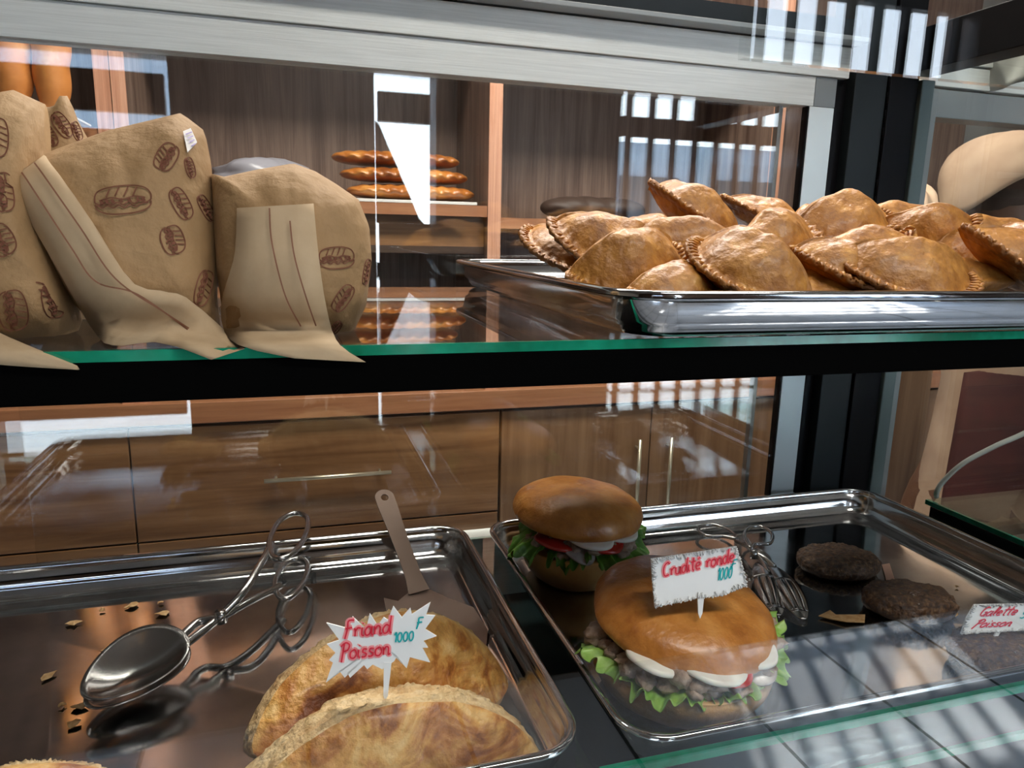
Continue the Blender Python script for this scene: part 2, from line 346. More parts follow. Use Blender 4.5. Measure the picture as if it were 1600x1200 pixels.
# aluminium back frame with two sliding doors
part('back_rail', MB().box(XL, .672, .792, .84, .232, .262), SLATE)
part('back_rail', MB().box(XL, .669, .796, .84, .196, .2315), ALU, bevel=.0008)
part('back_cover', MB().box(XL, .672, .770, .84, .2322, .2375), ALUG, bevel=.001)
part('black_jamb', MB().box(.6555, .674, .805, .84, -.46, .232), BLACK)
d = part('sliding_door', MB().box(-.26, .617, .8035, .8075, -.43, .163), G)
sub('top_profile', MB().box(-.26, .6240, .8, .811, .1615, .1955), ALU, d, bevel=.0006)
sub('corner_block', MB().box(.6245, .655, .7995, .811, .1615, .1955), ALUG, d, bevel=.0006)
sub('side_stile', MB().box(.619, .655, .8, .811, -.43, .161), ALUP, d, bevel=.0006)
sub('seal', MB().box(.6165, .6188, .8005, .811, -.43, .161), BLACK, d)
d = part('sliding_door', MB().box(XL, .60, .8155, .8195, -.43, .163), G)
sub('top_profile', MB().box(XL, .60, .812, .823, .1615, .1955), ALU, d)
sub('side_stile', MB().box(.585, .5905, .813, .822, -.43, .161), mat('stile_edge', (.25, .22, .19), .3, .5), d)
part('bottom_rail', MB().box(XL, .66, .797, .825, -.46, -.362), ALU)
# the neighbouring half of the case, to the right of the post
n_ = empty('neighbouring_display_case', (1.3, .6, -.44), 'right half of the display case beyond the black corner post', 'display case')
ns = fx(MB().box(.792, 1.9, .36, .708, -.336, -.330).build('glass_shelf', GD), n_)
ge = MB().box(.788, .792, .36, .708, -.336, -.330).build('green_edge', GE); ge.parent = ns
fx(MB().box(.789, .80, .36, .70, -.40, -.337).build('side_board', BLACK), n_)
fx(MB().box(.80, 1.9, .36, .72, -.45, -.43).build('base_board', mat('brown_board', (.10, .06, .045), .5)), n_)
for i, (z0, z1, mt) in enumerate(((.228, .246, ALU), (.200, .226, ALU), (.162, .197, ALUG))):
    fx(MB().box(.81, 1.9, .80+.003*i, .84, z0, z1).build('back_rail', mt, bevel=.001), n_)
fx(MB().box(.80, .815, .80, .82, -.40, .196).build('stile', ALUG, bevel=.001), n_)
fx(MB().box(.81, 1.9, .806, .81, -.05, .165).build('glass_door', G), n_)

# ------------------------------------------------------------------ wooden fitment behind the bakers
WY = 2.0
cab = empty('wall_cabinet', (.4, 2.2, -1.3), 'walnut wall cabinet with open bread shelves over drawers and doors', 'cabinet')
def cpart(name, mb, mt, **k): return fx(mb.build(name, mt, **k), cab)
cpart('counter_top', MB().box(-2.4, 2.6, WY-.02, 2.5, -.503, -.445), WTOP, bevel=.003)
cpart('carcass', MB().box(-2.4, 2.6, WY+.02, 2.5, -1.3, -.505), WDARK)
def front(name, x0, x1, z0, z1, mt): return cpart(name, MB().box(x0, x1, WY, WY+.019, z0, z1), mt, bevel=.002)
xsd = [-2.3, -1.4, -.412, .578]
def hbar(par, a, b, off=.03, r=.006):
    m = MB(); a = Vector(a); b = Vector(b); d = (b-a).normalized()
    m.tube([a-Vector((0, off, 0)), b-Vector((0, off, 0))], r, 10)
    for q in (a+d*.03, b-d*.03): m.tube([q+Vector((0, .001, 0)), q-Vector((0, off, 0))], r*.6, 8)
    h = m.build('handle', mat('satin_handle', (.62, .56, .42), .3, .8) if 'satin_handle' not in bpy.data.materials else bpy.data.materials['satin_handle'])
    h.parent = par; h.matrix_parent_inverse = Matrix.Identity(4); return h
for i in range(3):
    x0, x1 = xsd[i]+.002, xsd[i+1]-.002
    dr = front('drawer', x0, x1, -.823, -.515, WDRAW)
    dr2 = front('drawer', x0, x1, -1.28, -.828, WDRAW)
    xc = (x0+x1)/2
    hbar(dr, (xc-.17, WY, -.668), (xc+.17, WY, -.668))
xd = [.582, 1.075, 1.56, 2.05, 2.55]
for i in range(4):
    dr = front('door', xd[i]+.002, xd[i+1]-.002, -1.28, -.515, WDOOR)
    xh = xd[i+1]-.05 if i % 2 == 0 else xd[i]+.06
    hbar(dr, (xh, WY, -.95), (xh, WY, -.62))
# open shelving above
cpart('back_panel', MB().box(-2.4, 2.6, 2.40, 2.42, -.445, 1.2), WBACK)
for x0, x1 in ((-.418, -.385), (-.383, -.352), (.530, .567), (1.42, 1.46)):
    cpart('upright', MB().box(x0, x1, WY, 2.40, -.445, 1.2), WBACK)
    cpart('edge_band', MB().box(x0, x1, WY-.004, WY, -.445, 1.2), WEDGE)
for x0, x1, z in ((-.350, .529, .072), (.568, 1.419, .042), (-1.4, -.42, .22), (.568, 1.419, .62), (-.350, .529, .66), (1.461, 2.4, .02)):
    cpart('shelf', MB().box(x0, x1, WY+.005, 2.395, z-.03, z), WBACK)
    cpart('edge_band', MB().box(x0, x1, WY, WY+.005, z-.03, z), WTOP)
cpart('shelf', MB().box(-.350, .529, WY+.03, 2.395, -.06, -.04), WDARK)
cpart('apron_board', MB().box(-.35, .529, WY+.035, WY+.045, -.04, .042), WDRAW)

# ------------------------------------------------------------------ steel trays
def rrect(cx, cy, hx, hy, r, z, n=7):
    pts = []
    for (sx, sy, a0) in ((1, 1, 0), (-1, 1, 90), (-1, -1, 180), (1, -1, 270)):
        for k in range(n):
            a = math.radians(a0+90*k/(n-1)); pts.append((cx+sx*(hx-r)+r*math.cos(a), cy+sy*(hy-r)+r*math.sin(a), z))
    return pts
def tray(x0, x1, y0, y1, zf, h, label, rot=0, r=.035):
    cx, cy = (x0+x1)/2, (y0+y1)/2; hx, hy = (x1-x0)/2, (y1-y0)/2
    e = empty('baking_tray', (cx, cy, zf), label, 'tray', 'stainless steel baking trays', rot=(0, 0, rot))
    prof = [(0, 0, 1), (.0, .0022, 0), (-.0008, .0032, 0), (-.0045, .0035, 0), (-.0062, .0022, 0), (-.0068, -.001, 0), (-.0095, -h*.62, 0), (-.0125, -h*.70, 0), (-.0135, -h*.86, 0), (-.017, -h*.96, 0), (-.023, -h*1.0, 0)]
    rings = []
    for i, (o, z, _) in enumerate(prof):
        rr = max(r+o, .006); rings.append(rrect(0, 0, hx+o, hy+o, rr, h+z+.0006))
    inner = rings[::-1]
    # underside: down the outside of the wall
    outr = [rrect(0, 0, hx-.0006, hy-.0006, r, h), rrect(0, 0, hx-.004, hy-.004, r, h-.001), rrect(0, 0, hx-.0085, hy-.0085, r-.0055, h-.003), rrect(0, 0, hx-.0105, hy-.0105, r-.008, h*.40), rrect(0, 0, hx-.0155, hy-.0155, r-.012, h*.05), rrect(0, 0, hx-.022, hy-.022, r-.015, 0)]
    m = MB(); m.rings(outr, 0, True, False, True); 
    o1 = len(m.v)
    m.rings(rings, 0, True, False, True)
    o = m.build('tray_body', STEEL); o.parent = e
    return e
FL = -.3575
t1 = tray(-.355, .178, .382, .768, FL-.0008, .0275, 'steel tray lower left holding the puff pastries and spoon tongs', rot=0)
t2 = tray(.203, .737, .376, .766, FL-.0008, .0275, 'steel tray lower right holding the two burgers and patties')
t3 = tray(.160, .690, .332, .755, UP+.0003, .0225, 'steel tray on upper glass shelf heaped with fried turnovers', rot=0)

# ------------------------------------------------------------------ paper bags
def grid_surface(outline, bulge, nr=14, na=72, seed=0, crump=.004, back=.6):
    """closed lumpy body from a star-shaped outline in the (a, b) plane; returns rings fn"""
    P = [Vector((a, b)) for a, b in outline]
    c = sum(P, Vector((0, 0)))/len(P)
    def rad(th):
        d = Vector((math.cos(th), math.sin(th))); best = 0
        for i in range(len(P)):
            p, q = P[i]-c, P[(i+1) % len(P)]-c; e = q-p; den = d.x*e.y-d.y*e.x
            if abs(den) < 1e-12: continue
            t = (p.x*e.y-p.y*e.x)/den; s = (p.x*d.y-p.y*d.x)/den
            if t > 0 and -1e-6 <= s <= 1+1e-6: best = max(best, t)
        return best
    def h(r, th, side):
        prof = (1-r**2.6)**.62 if r < 1 else 0
        a = c.x+math.cos(th)*r*rad(th); b = c.y+math.sin(th)*r*rad(th)
        n = noise.noise(Vector((a*32, b*32, seed*3.7+side)))*1.0+abs(noise.noise(Vector((a*70+9, b*45, seed+5))))*.9-.3
        return prof*bulge*(1 if side > 0 else back)+n*crump*min(1, (1-r)*5)
    return c, rad, h
def pil(outline_px, Y, lean, bulge, seed, crump=.004, back=.7):
    """outline in photo positions, on a plane through y = Y leaning back by 'lean' (radians)"""
    P0 = at(sum(p[0] for p in outline_px)/len(outline_px), sum(p[1] for p in outline_px)/len(outline_px), 1, Y)
    N = Vector((0, -math.cos(lean), math.sin(lean))); U = Vector((1, 0, 0)); V = N.cross(U)*-1
    if V.z < 0: V = -V
    def loc(u, v): q = onplane(u, v, P0, N)-P0; return (q.dot(U), q.dot(V))
    ol = [loc(u, v) for u, v in outline_px]
    c, rad, h = grid_surface(ol, bulge, seed=seed, crump=crump, back=back)
    def pt(a, b, off=0):
        d = Vector((a, b))-c; th = math.atan2(d.y, d.x); R = rad(th); r = min(d.length/max(R, 1e-6), .999)
        return P0+U*a+V*b+N*(h(r, th, 1)+off)
    def spx(u, v, off=0):
        a, b = loc(u, v)
        p = pt(a, b, off)
        for _ in range(4):        # slide along the view ray until it lies on the bulged surface
            hh = (p-P0).dot(N); q = onplane(u, v, P0+N*hh, N)-P0; p = pt(q.dot(U), q.dot(V), off)
        return p
    m = MB(); nr, na = 16, 96
    for side in (1, -1):
        vs = [P0+U*c.x+V*c.y+N*side*h(0, 0, side)]; fs = []
        for i in range(1, nr+1):
            r = math.sin(i/nr*PI/2)
            for j in range(na):
                th = 2*PI*j/na; R = rad(th); hh = h(min(r, .9999), th, side) if i < nr else 0
                vs.append(P0+U*(c.x+math.cos(th)*r*R)+V*(c.y+math.sin(th)*r*R)+N*side*hh)
        vs = [Vector((q.x, q.y, max(q.z, UP+.0006))) for q in vs]
        for j in range(na): fs.append((0, 1+j, 1+(j+1) % na))
        for i in range(nr-1):
            for j in range(na):
                a0 = 1+i*na+j; a1 = 1+i*na+(j+1) % na; fs.append((a0, a0+na, a1+na, a1))
        if side < 0: fs = [f[::-1] for f in fs]
        m.add(vs, fs, 0, True)
    return m, spx, P0, N
def ribbon(m, pts, wd, N, mi, off=None):
    vs = []; k = len(pts)
    for i, p in enumerate(pts):
        t = (pts[min(i+1, k-1)]-pts[max(i-1, 0)]).normalized(); s = t.cross(N).normalized()
        ww = wd[i] if hasattr(wd, '__len__') else wd
        vs += [p-s*ww/2, p+s*ww/2]
    m.add(vs, [(2*i, 2*i+1, 2*i+3, 2*i+2) for i in range(k-1)], mi, False)
def sandwich(m, spx, N, cx, cy, L, H, ang, mi=1, wd=.0006):
    """a line drawing of a filled baguette"""
    ca, sa = math.cos(math.radians(ang)), math.sin(math.radians(ang))
    def T(x, y): return spx(cx+(x*L*ca-y*H*sa), cy+(x*L*sa+y*H*ca), .0006)
    lines = [[( -.5,.05),(-.49,-.2),(-.42,-.36),(-.25,-.46),(0,-.5),(.25,-.47),(.42,-.36),(.5,-.15),(.5,.05)],
             [(-.5,.05),(-.4,.14),(-.3,.06),(-.2,.16),(-.1,.08),(0,.17),(.1,.07),(.2,.16),(.3,.06),(.4,.14),(.5,.05)],
             [(-.46,.14),(-.38,.24),(-.28,.17),(-.18,.27),(-.08,.18),(.02,.28),(.12,.18),(.22,.27),(.32,.17),(.45,.16)],
             [(-.5,.12),(-.46,.3),(-.36,.42),(-.2,.49),(0,.5),(.2,.48),(.38,.4),(.48,.26),(.5,.1)],
             [(-.3,-.12),(-.22,-.42)], [(-.14,-.14),(-.05,-.46)], [(.02,-.12),(.11,-.46)], [(.18,-.12),(.26,-.42)],
             [(-.4,-.02),(-.2,-.1),(0,-.02),(.2,-.1),(.4,-.03)]]
    for l in lines:
        q = cr([Vector((a, b, 0)) for a, b in l], 5); P = [T(p.x, p.y) for p in q]
        ribbon(m, P, wd, N, mi)
    for a in (-.4, -.3, -.2, -.05, .1, .25, .35):
        ribbon(m, [T(a, -.05), T(a+.03, .1)], wd*2.2, N, mi)
def strip(m, spx, left, right, N, mi, off=.0042, th=.0006):
    """a folded paper strip lying on the bag, edges given in photo positions"""
    k = 14
    def res(l):
        P = cr([Vector((a, b, 0)) for a, b in l], 10); n = len(P)
        return [P[round(i*(n-1)/k)] for i in range(k+1)]
    A, B = res(left), res(right); vs = []
    for a, b in zip(A, B):
        for t in (0, .25, .5, .75, 1):
            p = a.lerp(b, t); w_ = spx(p.x, p.y, off+.0012*math.sin(len(vs)*1.3))
            if w_.z < UP+.0018:
                w_ = at(p.x, p.y, 2, UP+.0018)
                if w_.y < .3478: w_ = at(p.x, p.y, 1, .3465)
            vs.append(w_)
    top = len(vs); vs += [v-N*(off-.0002) for v in vs]
    fs = []
    for i in range(k):
        for j in range(4):
            a0 = i*5+j; fs.append((a0, a0+1, a0+6, a0+5))
    for i in range(k):
        fs.append((i*5, (i+1)*5, top+(i+1)*5, top+i*5)); fs.append((i*5+4, top+i*5+4, top+(i+1)*5+4, (i+1)*5+4))
    fs.append((0, top, top+4, 4)); fs.append((k*5, k*5+4, top+k*5+4, top+k*5))
    m.add(vs, fs, mi, True)
def bag(outline, Y, lean, bulge, seed, prints, strips, seams, label, crump=.004, tails=()):
    m, spx, P0, N = pil(outline, Y, lean, bulge, seed, crump)
    for pr in prints: sandwich(m, spx, N, *pr)
    e = empty('paper_bag', (P0.x, Y, UP), label, 'paper bag', 'kraft paper sandwich bags on the upper shelf')
    fx(m.build('bag_body', [KRAFT, INKB]), e)
    for l, r in strips:
        s = MB(); strip(s, spx, l, r, N, 0)
        for q in seams:
            P = [spx(a.x, a.y, .0060) for a in cr([Vector((x, y, 0)) for x, y in q], 8)]; P = [q_ for q_ in P if q_.z > UP+.004]
            ribbon(s, P, .0007, N, 1)
        seams = []
        fx(s.build('folded_bottom_flap', [KRAFTL, INKS]), e)
    return e, spx, N
# far left, front
bag([(-60, 165), (20, 140), (75, 165), (60, 245), (80, 330), (105, 420), (128, 500), (112, 545), (60, 560), (-60, 560), (-90, 360)], .415, .10, .035, 3,
    [(20, 485, 62, 46, 80), (84, 470, 52, 36, 80), (2, 375, 50, 40, 60), (-5, 215, 60, 36, 90), (5, 300, 60, 36, 80)],
    [([(-70, 480), (0, 523), (118, 572)], [(-70, 560), (0, 570), (122, 578)])], [], 'crumpled kraft paper bag cut off by the left frame edge')
# far left, behind
bag([(30, 165), (85, 168), (92, 150), (108, 150), (120, 185), (150, 240), (190, 300), (200, 420), (170, 520), (90, 525), (20, 430), (10, 280)], .475, .06, .02, 5,
    [(97, 195, 44, 22, 55), (78, 212, 34, 18, 60), (120, 205, 30, 14, 70)], [], [], 'kraft paper bag with a twisted ear, half hidden behind the others')
# centre
eb, spx_, N_ = bag([(12, 290), (75, 240), (170, 205), (285, 178), (320, 205), (330, 255), (338, 350), (340, 470), (345, 520), (300, 548), (190, 545), (120, 480), (60, 380)], .412, .14, .034, 11,
    [(192, 312, 88, 44, -4), (260, 245, 44, 32, -58), (283, 318, 52, 26, 62), (270, 375, 44, 36, 72), (318, 450, 56, 24, 105), (297, 262, 32, 14, 75), (322, 325, 44, 16, 62)],
    [([(12, 285), (95, 430), (148, 520), (180, 540), (250, 535), (330, 562)], [(70, 243), (135, 335), (202, 438), (255, 455), (295, 468), (382, 545)])],
    [[(35, 270), (110, 385), (150, 440), (215, 460), (300, 520)], [(55, 255), (125, 355), (180, 435), (260, 490), (345, 545)]],
    'large kraft paper bag with a long diagonal folded flap')
P = [spx_(u, v, .0035) for u, v in ((286, 205), (298, 200), (308, 222), (293, 238))]
s = MB(); s.add(P+[q-N_*.0006 for q in P], [(0, 1, 2, 3), (7, 6, 5, 4), (0, 4, 5, 1), (1, 5, 6, 2), (2, 6, 7, 3), (3, 7, 4, 0)])
for k in range(4):
    a = [spx_(290+k*3, 210+k*6, .0040), spx_(300+k*2, 206+k*6, .0040)]; ribbon(s, a, .0006, N_, 1)
o = fx(s.build('paper_slip', [WHITE, mat('slip_ink', (.25, .2, .4), .7)]), eb)
# right
bag([(330, 262), (345, 278), (400, 266), (458, 256), (492, 268), (525, 288), (560, 312), (577, 355), (581, 410), (572, 478), (548, 528), (470, 540), (400, 535), (352, 520), (338, 420), (333, 340)], .408, .12, .034, 17,
    [(526, 403, 54, 34, -2), (536, 466, 46, 22, -55), (573, 425, 40, 10, -80), (525, 512, 22, 12, -50)],
    [([(370, 325), (366, 400), (345, 480), (365, 535), (460, 560)], [(490, 318), (498, 400), (510, 480), (528, 535), (572, 566)])],
    [[(421, 325), (425, 380), (445, 460), (470, 510), (495, 555)], [(453, 345), (460, 400), (480, 470), (505, 540)]],
    'rounded kraft paper bag with a vertical flap, nearest the turnovers tray')

# ------------------------------------------------------------------ fried turnovers
def turnover_mesh(L, W, H, seed, bend=0.0, curl=0.0):
    n = 96; nr = 22; r_ = random.Random(seed); ph = r_.random()*6
    def outl(th):
        # straight folded side at -y, round crimped side at +y
        c, s = math.cos(th), math.sin(th)
        x = L/2*math.copysign(abs(c)**.95, c)
        y = (W*.70*s**1.08 if s > 0 else -W*.24*abs(s)**.9)
        return x, y
    def crimp(th): return max(0, math.sin(th)+.18)**.3 if math.sin(th) > -.18 else 0
    top, bot = [], []
    for i in range(nr+1):
        t = i/nr; rt, rb = [], []
        for j in range(n):
            th = 2*PI*j/n; ox, oy = outl(th); cw = crimp(th)
            wav = math.sin(th*30+ph)
            k = 1+cw*.035*wav*(t > .8)
            x, y = ox*t*k, oy*t*k
            core = min(1, t/(.80+.14*(1-cw)))
            z = H*.80*(max(0, 1-core**1.9))**.72*(1-.25*abs(c)**4 if False else 1)
            nz = noise.noise(Vector((x*38, y*38, seed)))*.0055+noise.noise(Vector((x*160, y*160, seed+3)))*.0009
            rimz = .0022+cw*(t > .82)*.0013*math.sin(th*30+ph+t*20)
            zz = max(z, 0)+rimz+nz*(1-t**4)+curl*max(0, t-.7)*cw*.06
            zb = -.30*z-.0014*(1 if t < 1 else 0)+nz*.3+curl*max(0, t-.7)*cw*.06
            if t == 1: zb = zz-.003
            bz = bend*(x/(L/2))**2*.018
            rt.append((x, y, zz+bz)); rb.append((x, y, zb+bz))
        top.append(rt); bot.append(rb)
    m = MB()
    m.rings(top+bot[::-1][0:], 0, True, True, True)
    m.m = [1 if False else 0]*len(m.m)
    # crimped rim gets its own tone
    nf = 0
    for i in range(2*nr+1):
        for j in range(n):
            th = 2*PI*j/n; ring = i if i <= nr else 2*nr+1-i
            if nf < len(m.m) and ring/nr > .84 and crimp(th) > .5: m.m[nf] = 1
            nf += 1
    # pinched pleats along the rim
    for j in range(30):
        th = PI*(-.03+1.06*j/29); ox, oy = outl(th)
        p = Vector((ox*.93, oy*.93, .0035+bend*(ox*.93/(L/2))**2*.018+curl*.23*.06)); a = Vector((ox, oy, 0)).normalized()
        tt = Vector((-a.y, a.x, 0))
        m.tube([p-a*.0040-tt*.001-Vector((0, 0, .0012)), p+tt*.0008-Vector((0, 0, .0006)), p+a*.0035+tt*.0018-Vector((0, 0, .0018))], [.0006, .0012, .0008], 6, 0)
    return m
# (photo x, photo y, distance y, length, width, height, yaw, pitch, roll, seed, bend, curl, description)
TO = [
 (890, 400, .60, .095, .060, .026, -55, 22, 12, 1, .2, 0, 'turnover at the far left end of the heap, crimp facing left'),
 (962, 394, .55, .115, .070, .034, -30, 26, 10, 2, .2, 0, 'large smooth turnover leaning behind the front left one'),
 (975, 420, .455, .092, .060, .034, 18, 26, -6, 3, .3, 0, 'front left turnover resting over the tray corner'),
 (1080, 345, .53, .088, .058, .032, -48, 18, 28, 4, .1, .3, 'topmost turnover with a raised pointed tip at the left'),
 (1062, 388, .48, .080, .055, .026, 160, -10, 0, 5, .2, .2, 'turnover under the one with the raised tip'),
 (1168, 434, .410, .086, .058, .036, -58, 24, 6, 6, .2, .2, 'front turnover, second from the left at the tray rim'),
 (1185, 396, .46, .110, .064, .036, 34, 22, -12, 7, .2, 0, 'broad turnover between the front row and the top one'),
 (1188, 345, .62, .090, .056, .026, -10, 14, 10, 8, .4, .4, 'turnover at the back with a thin wavy edge'),
 (1245, 374, .55, .100, .056, .030, 30, 20, -14, 9, .2, .3, 'turnover below the long pale one on top'),
 (1302, 352, .50, .105, .062, .030, 10, 18, -10, 10, -.1, .2, 'long top turnover showing its whole crimped front edge'),
 (1405, 350, .58, .096, .058, .026, 170, -12, 0, 11, .1, .3, 'turnover at the back just under the black post'),
 (1440, 372, .47, .072, .056, .036, -30, 28, -25, 12, .4, .6, 'small folded turnover with a torn pale top'),
 (1348, 404, .44, .082, .055, .026, 165, -22, -6, 13, .2, .8, 'turnover with a wavy raised rim in the middle'),
 (1308, 428, .42, .078, .050, .028, -12, 16, 14, 14, .2, .1, 'turnover wedged in the gap behind the front row'),
 (1405, 434, .400, .094, .060, .034, -20, 22, 0, 15, .3, .2, 'pale front turnover in the middle of the tray rim'),
 (1512, 446, .40, .072, .048, .022, 170, -14, 0, 16, .1, .3, 'flat turnover right of the pale front one'),
 (1572, 420, .405, .100, .056, .028, -14, 24, 26, 17, .1, .2, 'front right turnover with a pointed left tip'),
 (1545, 374, .52, .084, .052, .024, 168, -10, 0, 18, .4, .4, 'turnover at the back right with a folded thin edge'),
 (1485, 402, .45, .070, .050, .026, 20, 16, 0, 19, .1, .1, 'turnover behind the pointed right one'),
 (1605, 388, .45, .070, .050, .024, -20, 12, 0, 20, .2, .2, 'turnover cut by the right frame edge'),
 (1045, 452, .42, .074, .046, .020, 20, 12, 0, 21, 0, .1, 'bottom turnover peeking out between the two front left ones'),
 (1265, 455, .42, .068, .048, .018, 40, 8, 0, 22, 0, .2, 'bottom turnover in the dark gap of the front row'),
 (1010, 372, .60, .080, .055, .024, 0, 10, 0, 23, .1, .2, 'turnover hidden behind the left heap, only crimps showing'),
 (1330, 388, .56, .085, .055, .020, 5, 5, 0, 24, 0, 0, 'turnover in the shadow below the long top one'),
 (1470, 382, .60, .080, .050, .022, 5, 8, 0, 25, 0, .2, 'turnover at the back right behind the folded one'),
 (1110, 420, .48, .085, .055, .022, 5, 10, 0, 26, 0, .2, 'turnover deep in the heap below the second front one'),
 (1440, 420, .45, .080, .055, .022, 5, 10, 0, 27, 0, .2, 'turnover deep in the heap behind the pale front one'),
 (1230, 420, .49, .085, .055, .022, -15, 10, 0, 28, 0, .2, 'turnover deep in the heap behind the gap'),
]
for (u, v, Y, L, W, H, yaw, pit, rol, sd_, bend, curl, lb) in TO:
    p = at(u, v, 1, Y)
    o = turnover_mesh(L*1.06, W, H, sd_, bend, curl).build('fried_turnover', [FRY, FRYR])
    o.rotation_mode = 'XYZ'
    R = Euler((math.radians(pit), math.radians(rol), 0)).to_matrix() 
    Rz = Matrix.Rotation(math.radians(yaw), 3, 'Z')
    # the crimped side looks at the customer, tipped down by the pitch
    flip = Matrix.Rotation(PI, 3, 'Z')
    q = (Matrix.Rotation(math.radians(pit), 3, 'X') @ Matrix.Rotation(math.radians(rol), 3, 'Y') @ Rz @ flip)
    o.rotation_euler = q.to_euler(); o.location = p
    tag(o, 'fried '+lb, 'turnover', 'fried turnovers heaped on the upper tray')

# ------------------------------------------------------------------ puff pastries (friands)
def friand(outline, Yc, lean, yaw, thick, seed, label, dome=.018):
    """upright half-moon: glazed dome face, flaky layered side"""
    uc = sum(p[0] for p in outline)/len(outline); vc = sum(p[1] for p in outline)/len(outline)
    P0 = at(uc, vc, 1, Yc)
    N = Vector((math.sin(yaw)*math.cos(lean), -math.cos(yaw)*math.cos(lean), math.sin(lean))); U = Vector((math.cos(yaw), math.sin(yaw), 0)); V = U.cross(N)*-1
    if V.z < 0: V = -V
    ol = []
    for p in cr([Vector((a, b, 0)) for a, b in outline], 6, True):
        q = onplane(p.x, p.y, P0, N)-P0; ol.append((q.dot(U), q.dot(V)))
    c, rad, _ = grid_surface(ol, 1)
    na = 160; m = MB(); face = []; nr = 30
    for i in range(nr+1):
        t = i/nr; ring = []
        for j in range(na):
            th = 2*PI*j/na; R = rad(th); a = c.x+math.cos(th)*R*t; b = c.y+math.sin(th)*R*t
            z = dome*(1-t**2.4)**.75 + noise.noise(Vector((a*22, b*22, seed)))*.006*(1-t**3)+noise.noise(Vector((a*80, b*80, seed)))*.0015
            ring.append(P0+U*a+V*b+N*z)
        face.append(ring)
    m.rings(face, 0, True, True, False)
    side = []; ns = 26
    for i in range(ns+1):
        t = i/ns; ring = []
        for j in range(na):
            th = 2*PI*j/na; R = rad(th)
            lay = (math.sin(i*2.4+noise.noise(Vector((th*2, seed, 0)))*3)*.0016+noise.noise(Vector((th*9, i*.9, seed)))*.0030+noise.noise(Vector((th*30, i*.5, seed)))*.0014)*min(1, i*.5)
            bulge = math.sin(t*PI)*.004
            RR = R+lay+bulge-.010*t
            z = -thick*t + noise.noise(Vector((th*3, seed, 4)))*.003*t
            ring.append(P0+U*(c.x+math.cos(th)*RR)+V*(c.y+math.sin(th)*RR)+N*z)
        side.append(ring)
    side[0] = face[-1]
    m.rings(side, 1, True, False, True)
    e = empty('puff_pastry', (P0.x, P0.y, FL), label, 'puff pastry', 'half moon puff pastries on the lower left tray')
    # split the two looks into two parts
    f = MB(); f.rings(face, 0, True, True, False); s = MB(); s.rings(side, 0, True, False, True)
    fx(f.build('glazed_crust', PUFF), e); fx(s.build('flaky_layers', LAYER), e)
    return P0
friand([(470, 1190), (395, 1175), (425, 1090), (480, 1030), (545, 985), (620, 956), (700, 966), (760, 1010), (797, 1075), (790, 1140), (640, 1180)], .480, .50, .42, .034, 3, 'half moon puff pastry at the back with dark glazed folds', dome=.022)
friand([(330, 1330), (400, 1230), (480, 1160), (560, 1115), (640, 1098), (720, 1098), (790, 1122), (835, 1165), (856, 1230), (840, 1320), (600, 1350)], .405, .12, .10, .040, 8, 'nearest half moon puff pastry with a thick flaky rim', dome=.016)
friand([(-60, 1230), (0, 1200), (60, 1192), (120, 1194), (165, 1210), (160, 1290), (40, 1310), (-60, 1290)], .44, .8, 0, .012, 12, 'corner of a puff pastry at the lower left frame edge', dome=.010)

# ------------------------------------------------------------------ burgers
def dome(m, cx, cy, cz, R, H, prof, mi=0, seed=0, tilt=None, n=72, ell=1.0, nz=.0016):
    rings = []
    for (r, z) in prof:
        ring = []
        for j in range(n):
            th = 2*PI*j/n; rr = R*r*(1+.03*noise.noise(Vector((math.cos(th)*1.5, math.sin(th)*1.5, seed))))
            p = Vector((rr*math.cos(th)*ell, rr*math.sin(th), H*z))
            p += p.normalized()*noise.noise(p*45+Vector((seed, 0, 0)))*nz*(1 if r > .02 else 0)
            if tilt: p = tilt @ p
            ring.append(p+Vector((cx, cy, cz)))
        rings.append(ring)
    m.rings(rings, mi, True, True, True)
def smoothprof(pts, n=6): return [(max(p.x, .002), p.y) for p in cr([Vector((a, b, 0)) for a, b in pts], n)]
TOPP = smoothprof([(.0, .0), (.7, .0), (.93, .02), (1.0, .16), (.985, .36), (.90, .60), (.70, .82), (.42, .95), (.15, 1.0), (.0, 1.0)])
BOTP = smoothprof([(.0, .0), (.55, .0), (.74, .06), (.92, .38), (1.0, .72), (.99, .93), (.93, 1.0), (.5, 1.0), (.0, 1.0)])
def lettuce(base, R, z, arcs, seed, light, drop=.012, outw=.016):
    """frilly leaf edge: a ruffled strip hanging out of the bun"""
    m = MB()
    for (a0, a1, k, dz) in arcs:
        n = int(abs(a1-a0)*1.1); vs = []; nr = 10
        for i in range(n+1):
            th = math.radians(a0+(a1-a0)*i/n); w_ = math.sin(PI*i/n)**.5
            for j in range(nr+1):
                t = j/nr; fr = t**1.4
                ruf = math.sin(th*17+seed+math.sin(th*5)*2)*.0050*fr*k+math.sin(th*47+seed*2+t*2)*.0036*fr*fr+noise.noise(Vector((th*9, j*.45, seed)))*.0050*t
                rr = R*(.70+.26*t)+outw*k*t*w_+math.sin(th*31+seed)*.0022*fr+math.sin(th*80+seed)*.0020*fr*fr+noise.noise(Vector((th*4, 7, seed)))*.006*fr
                zz = z+dz+.004-drop*k*t*t*w_+ruf
                vs.append((base.x+rr*math.cos(th), base.y+rr*math.sin(th), zz))
        q = nr+1
        m.add(vs, [(i*q+j, (i+1)*q+j, (i+1)*q+j+1, i*q+j+1) for i in range(n) for j in range(nr)], 0, True)
    return m.build('lettuce', LEAFL if light else LEAF, solid=.0006, sub=1)
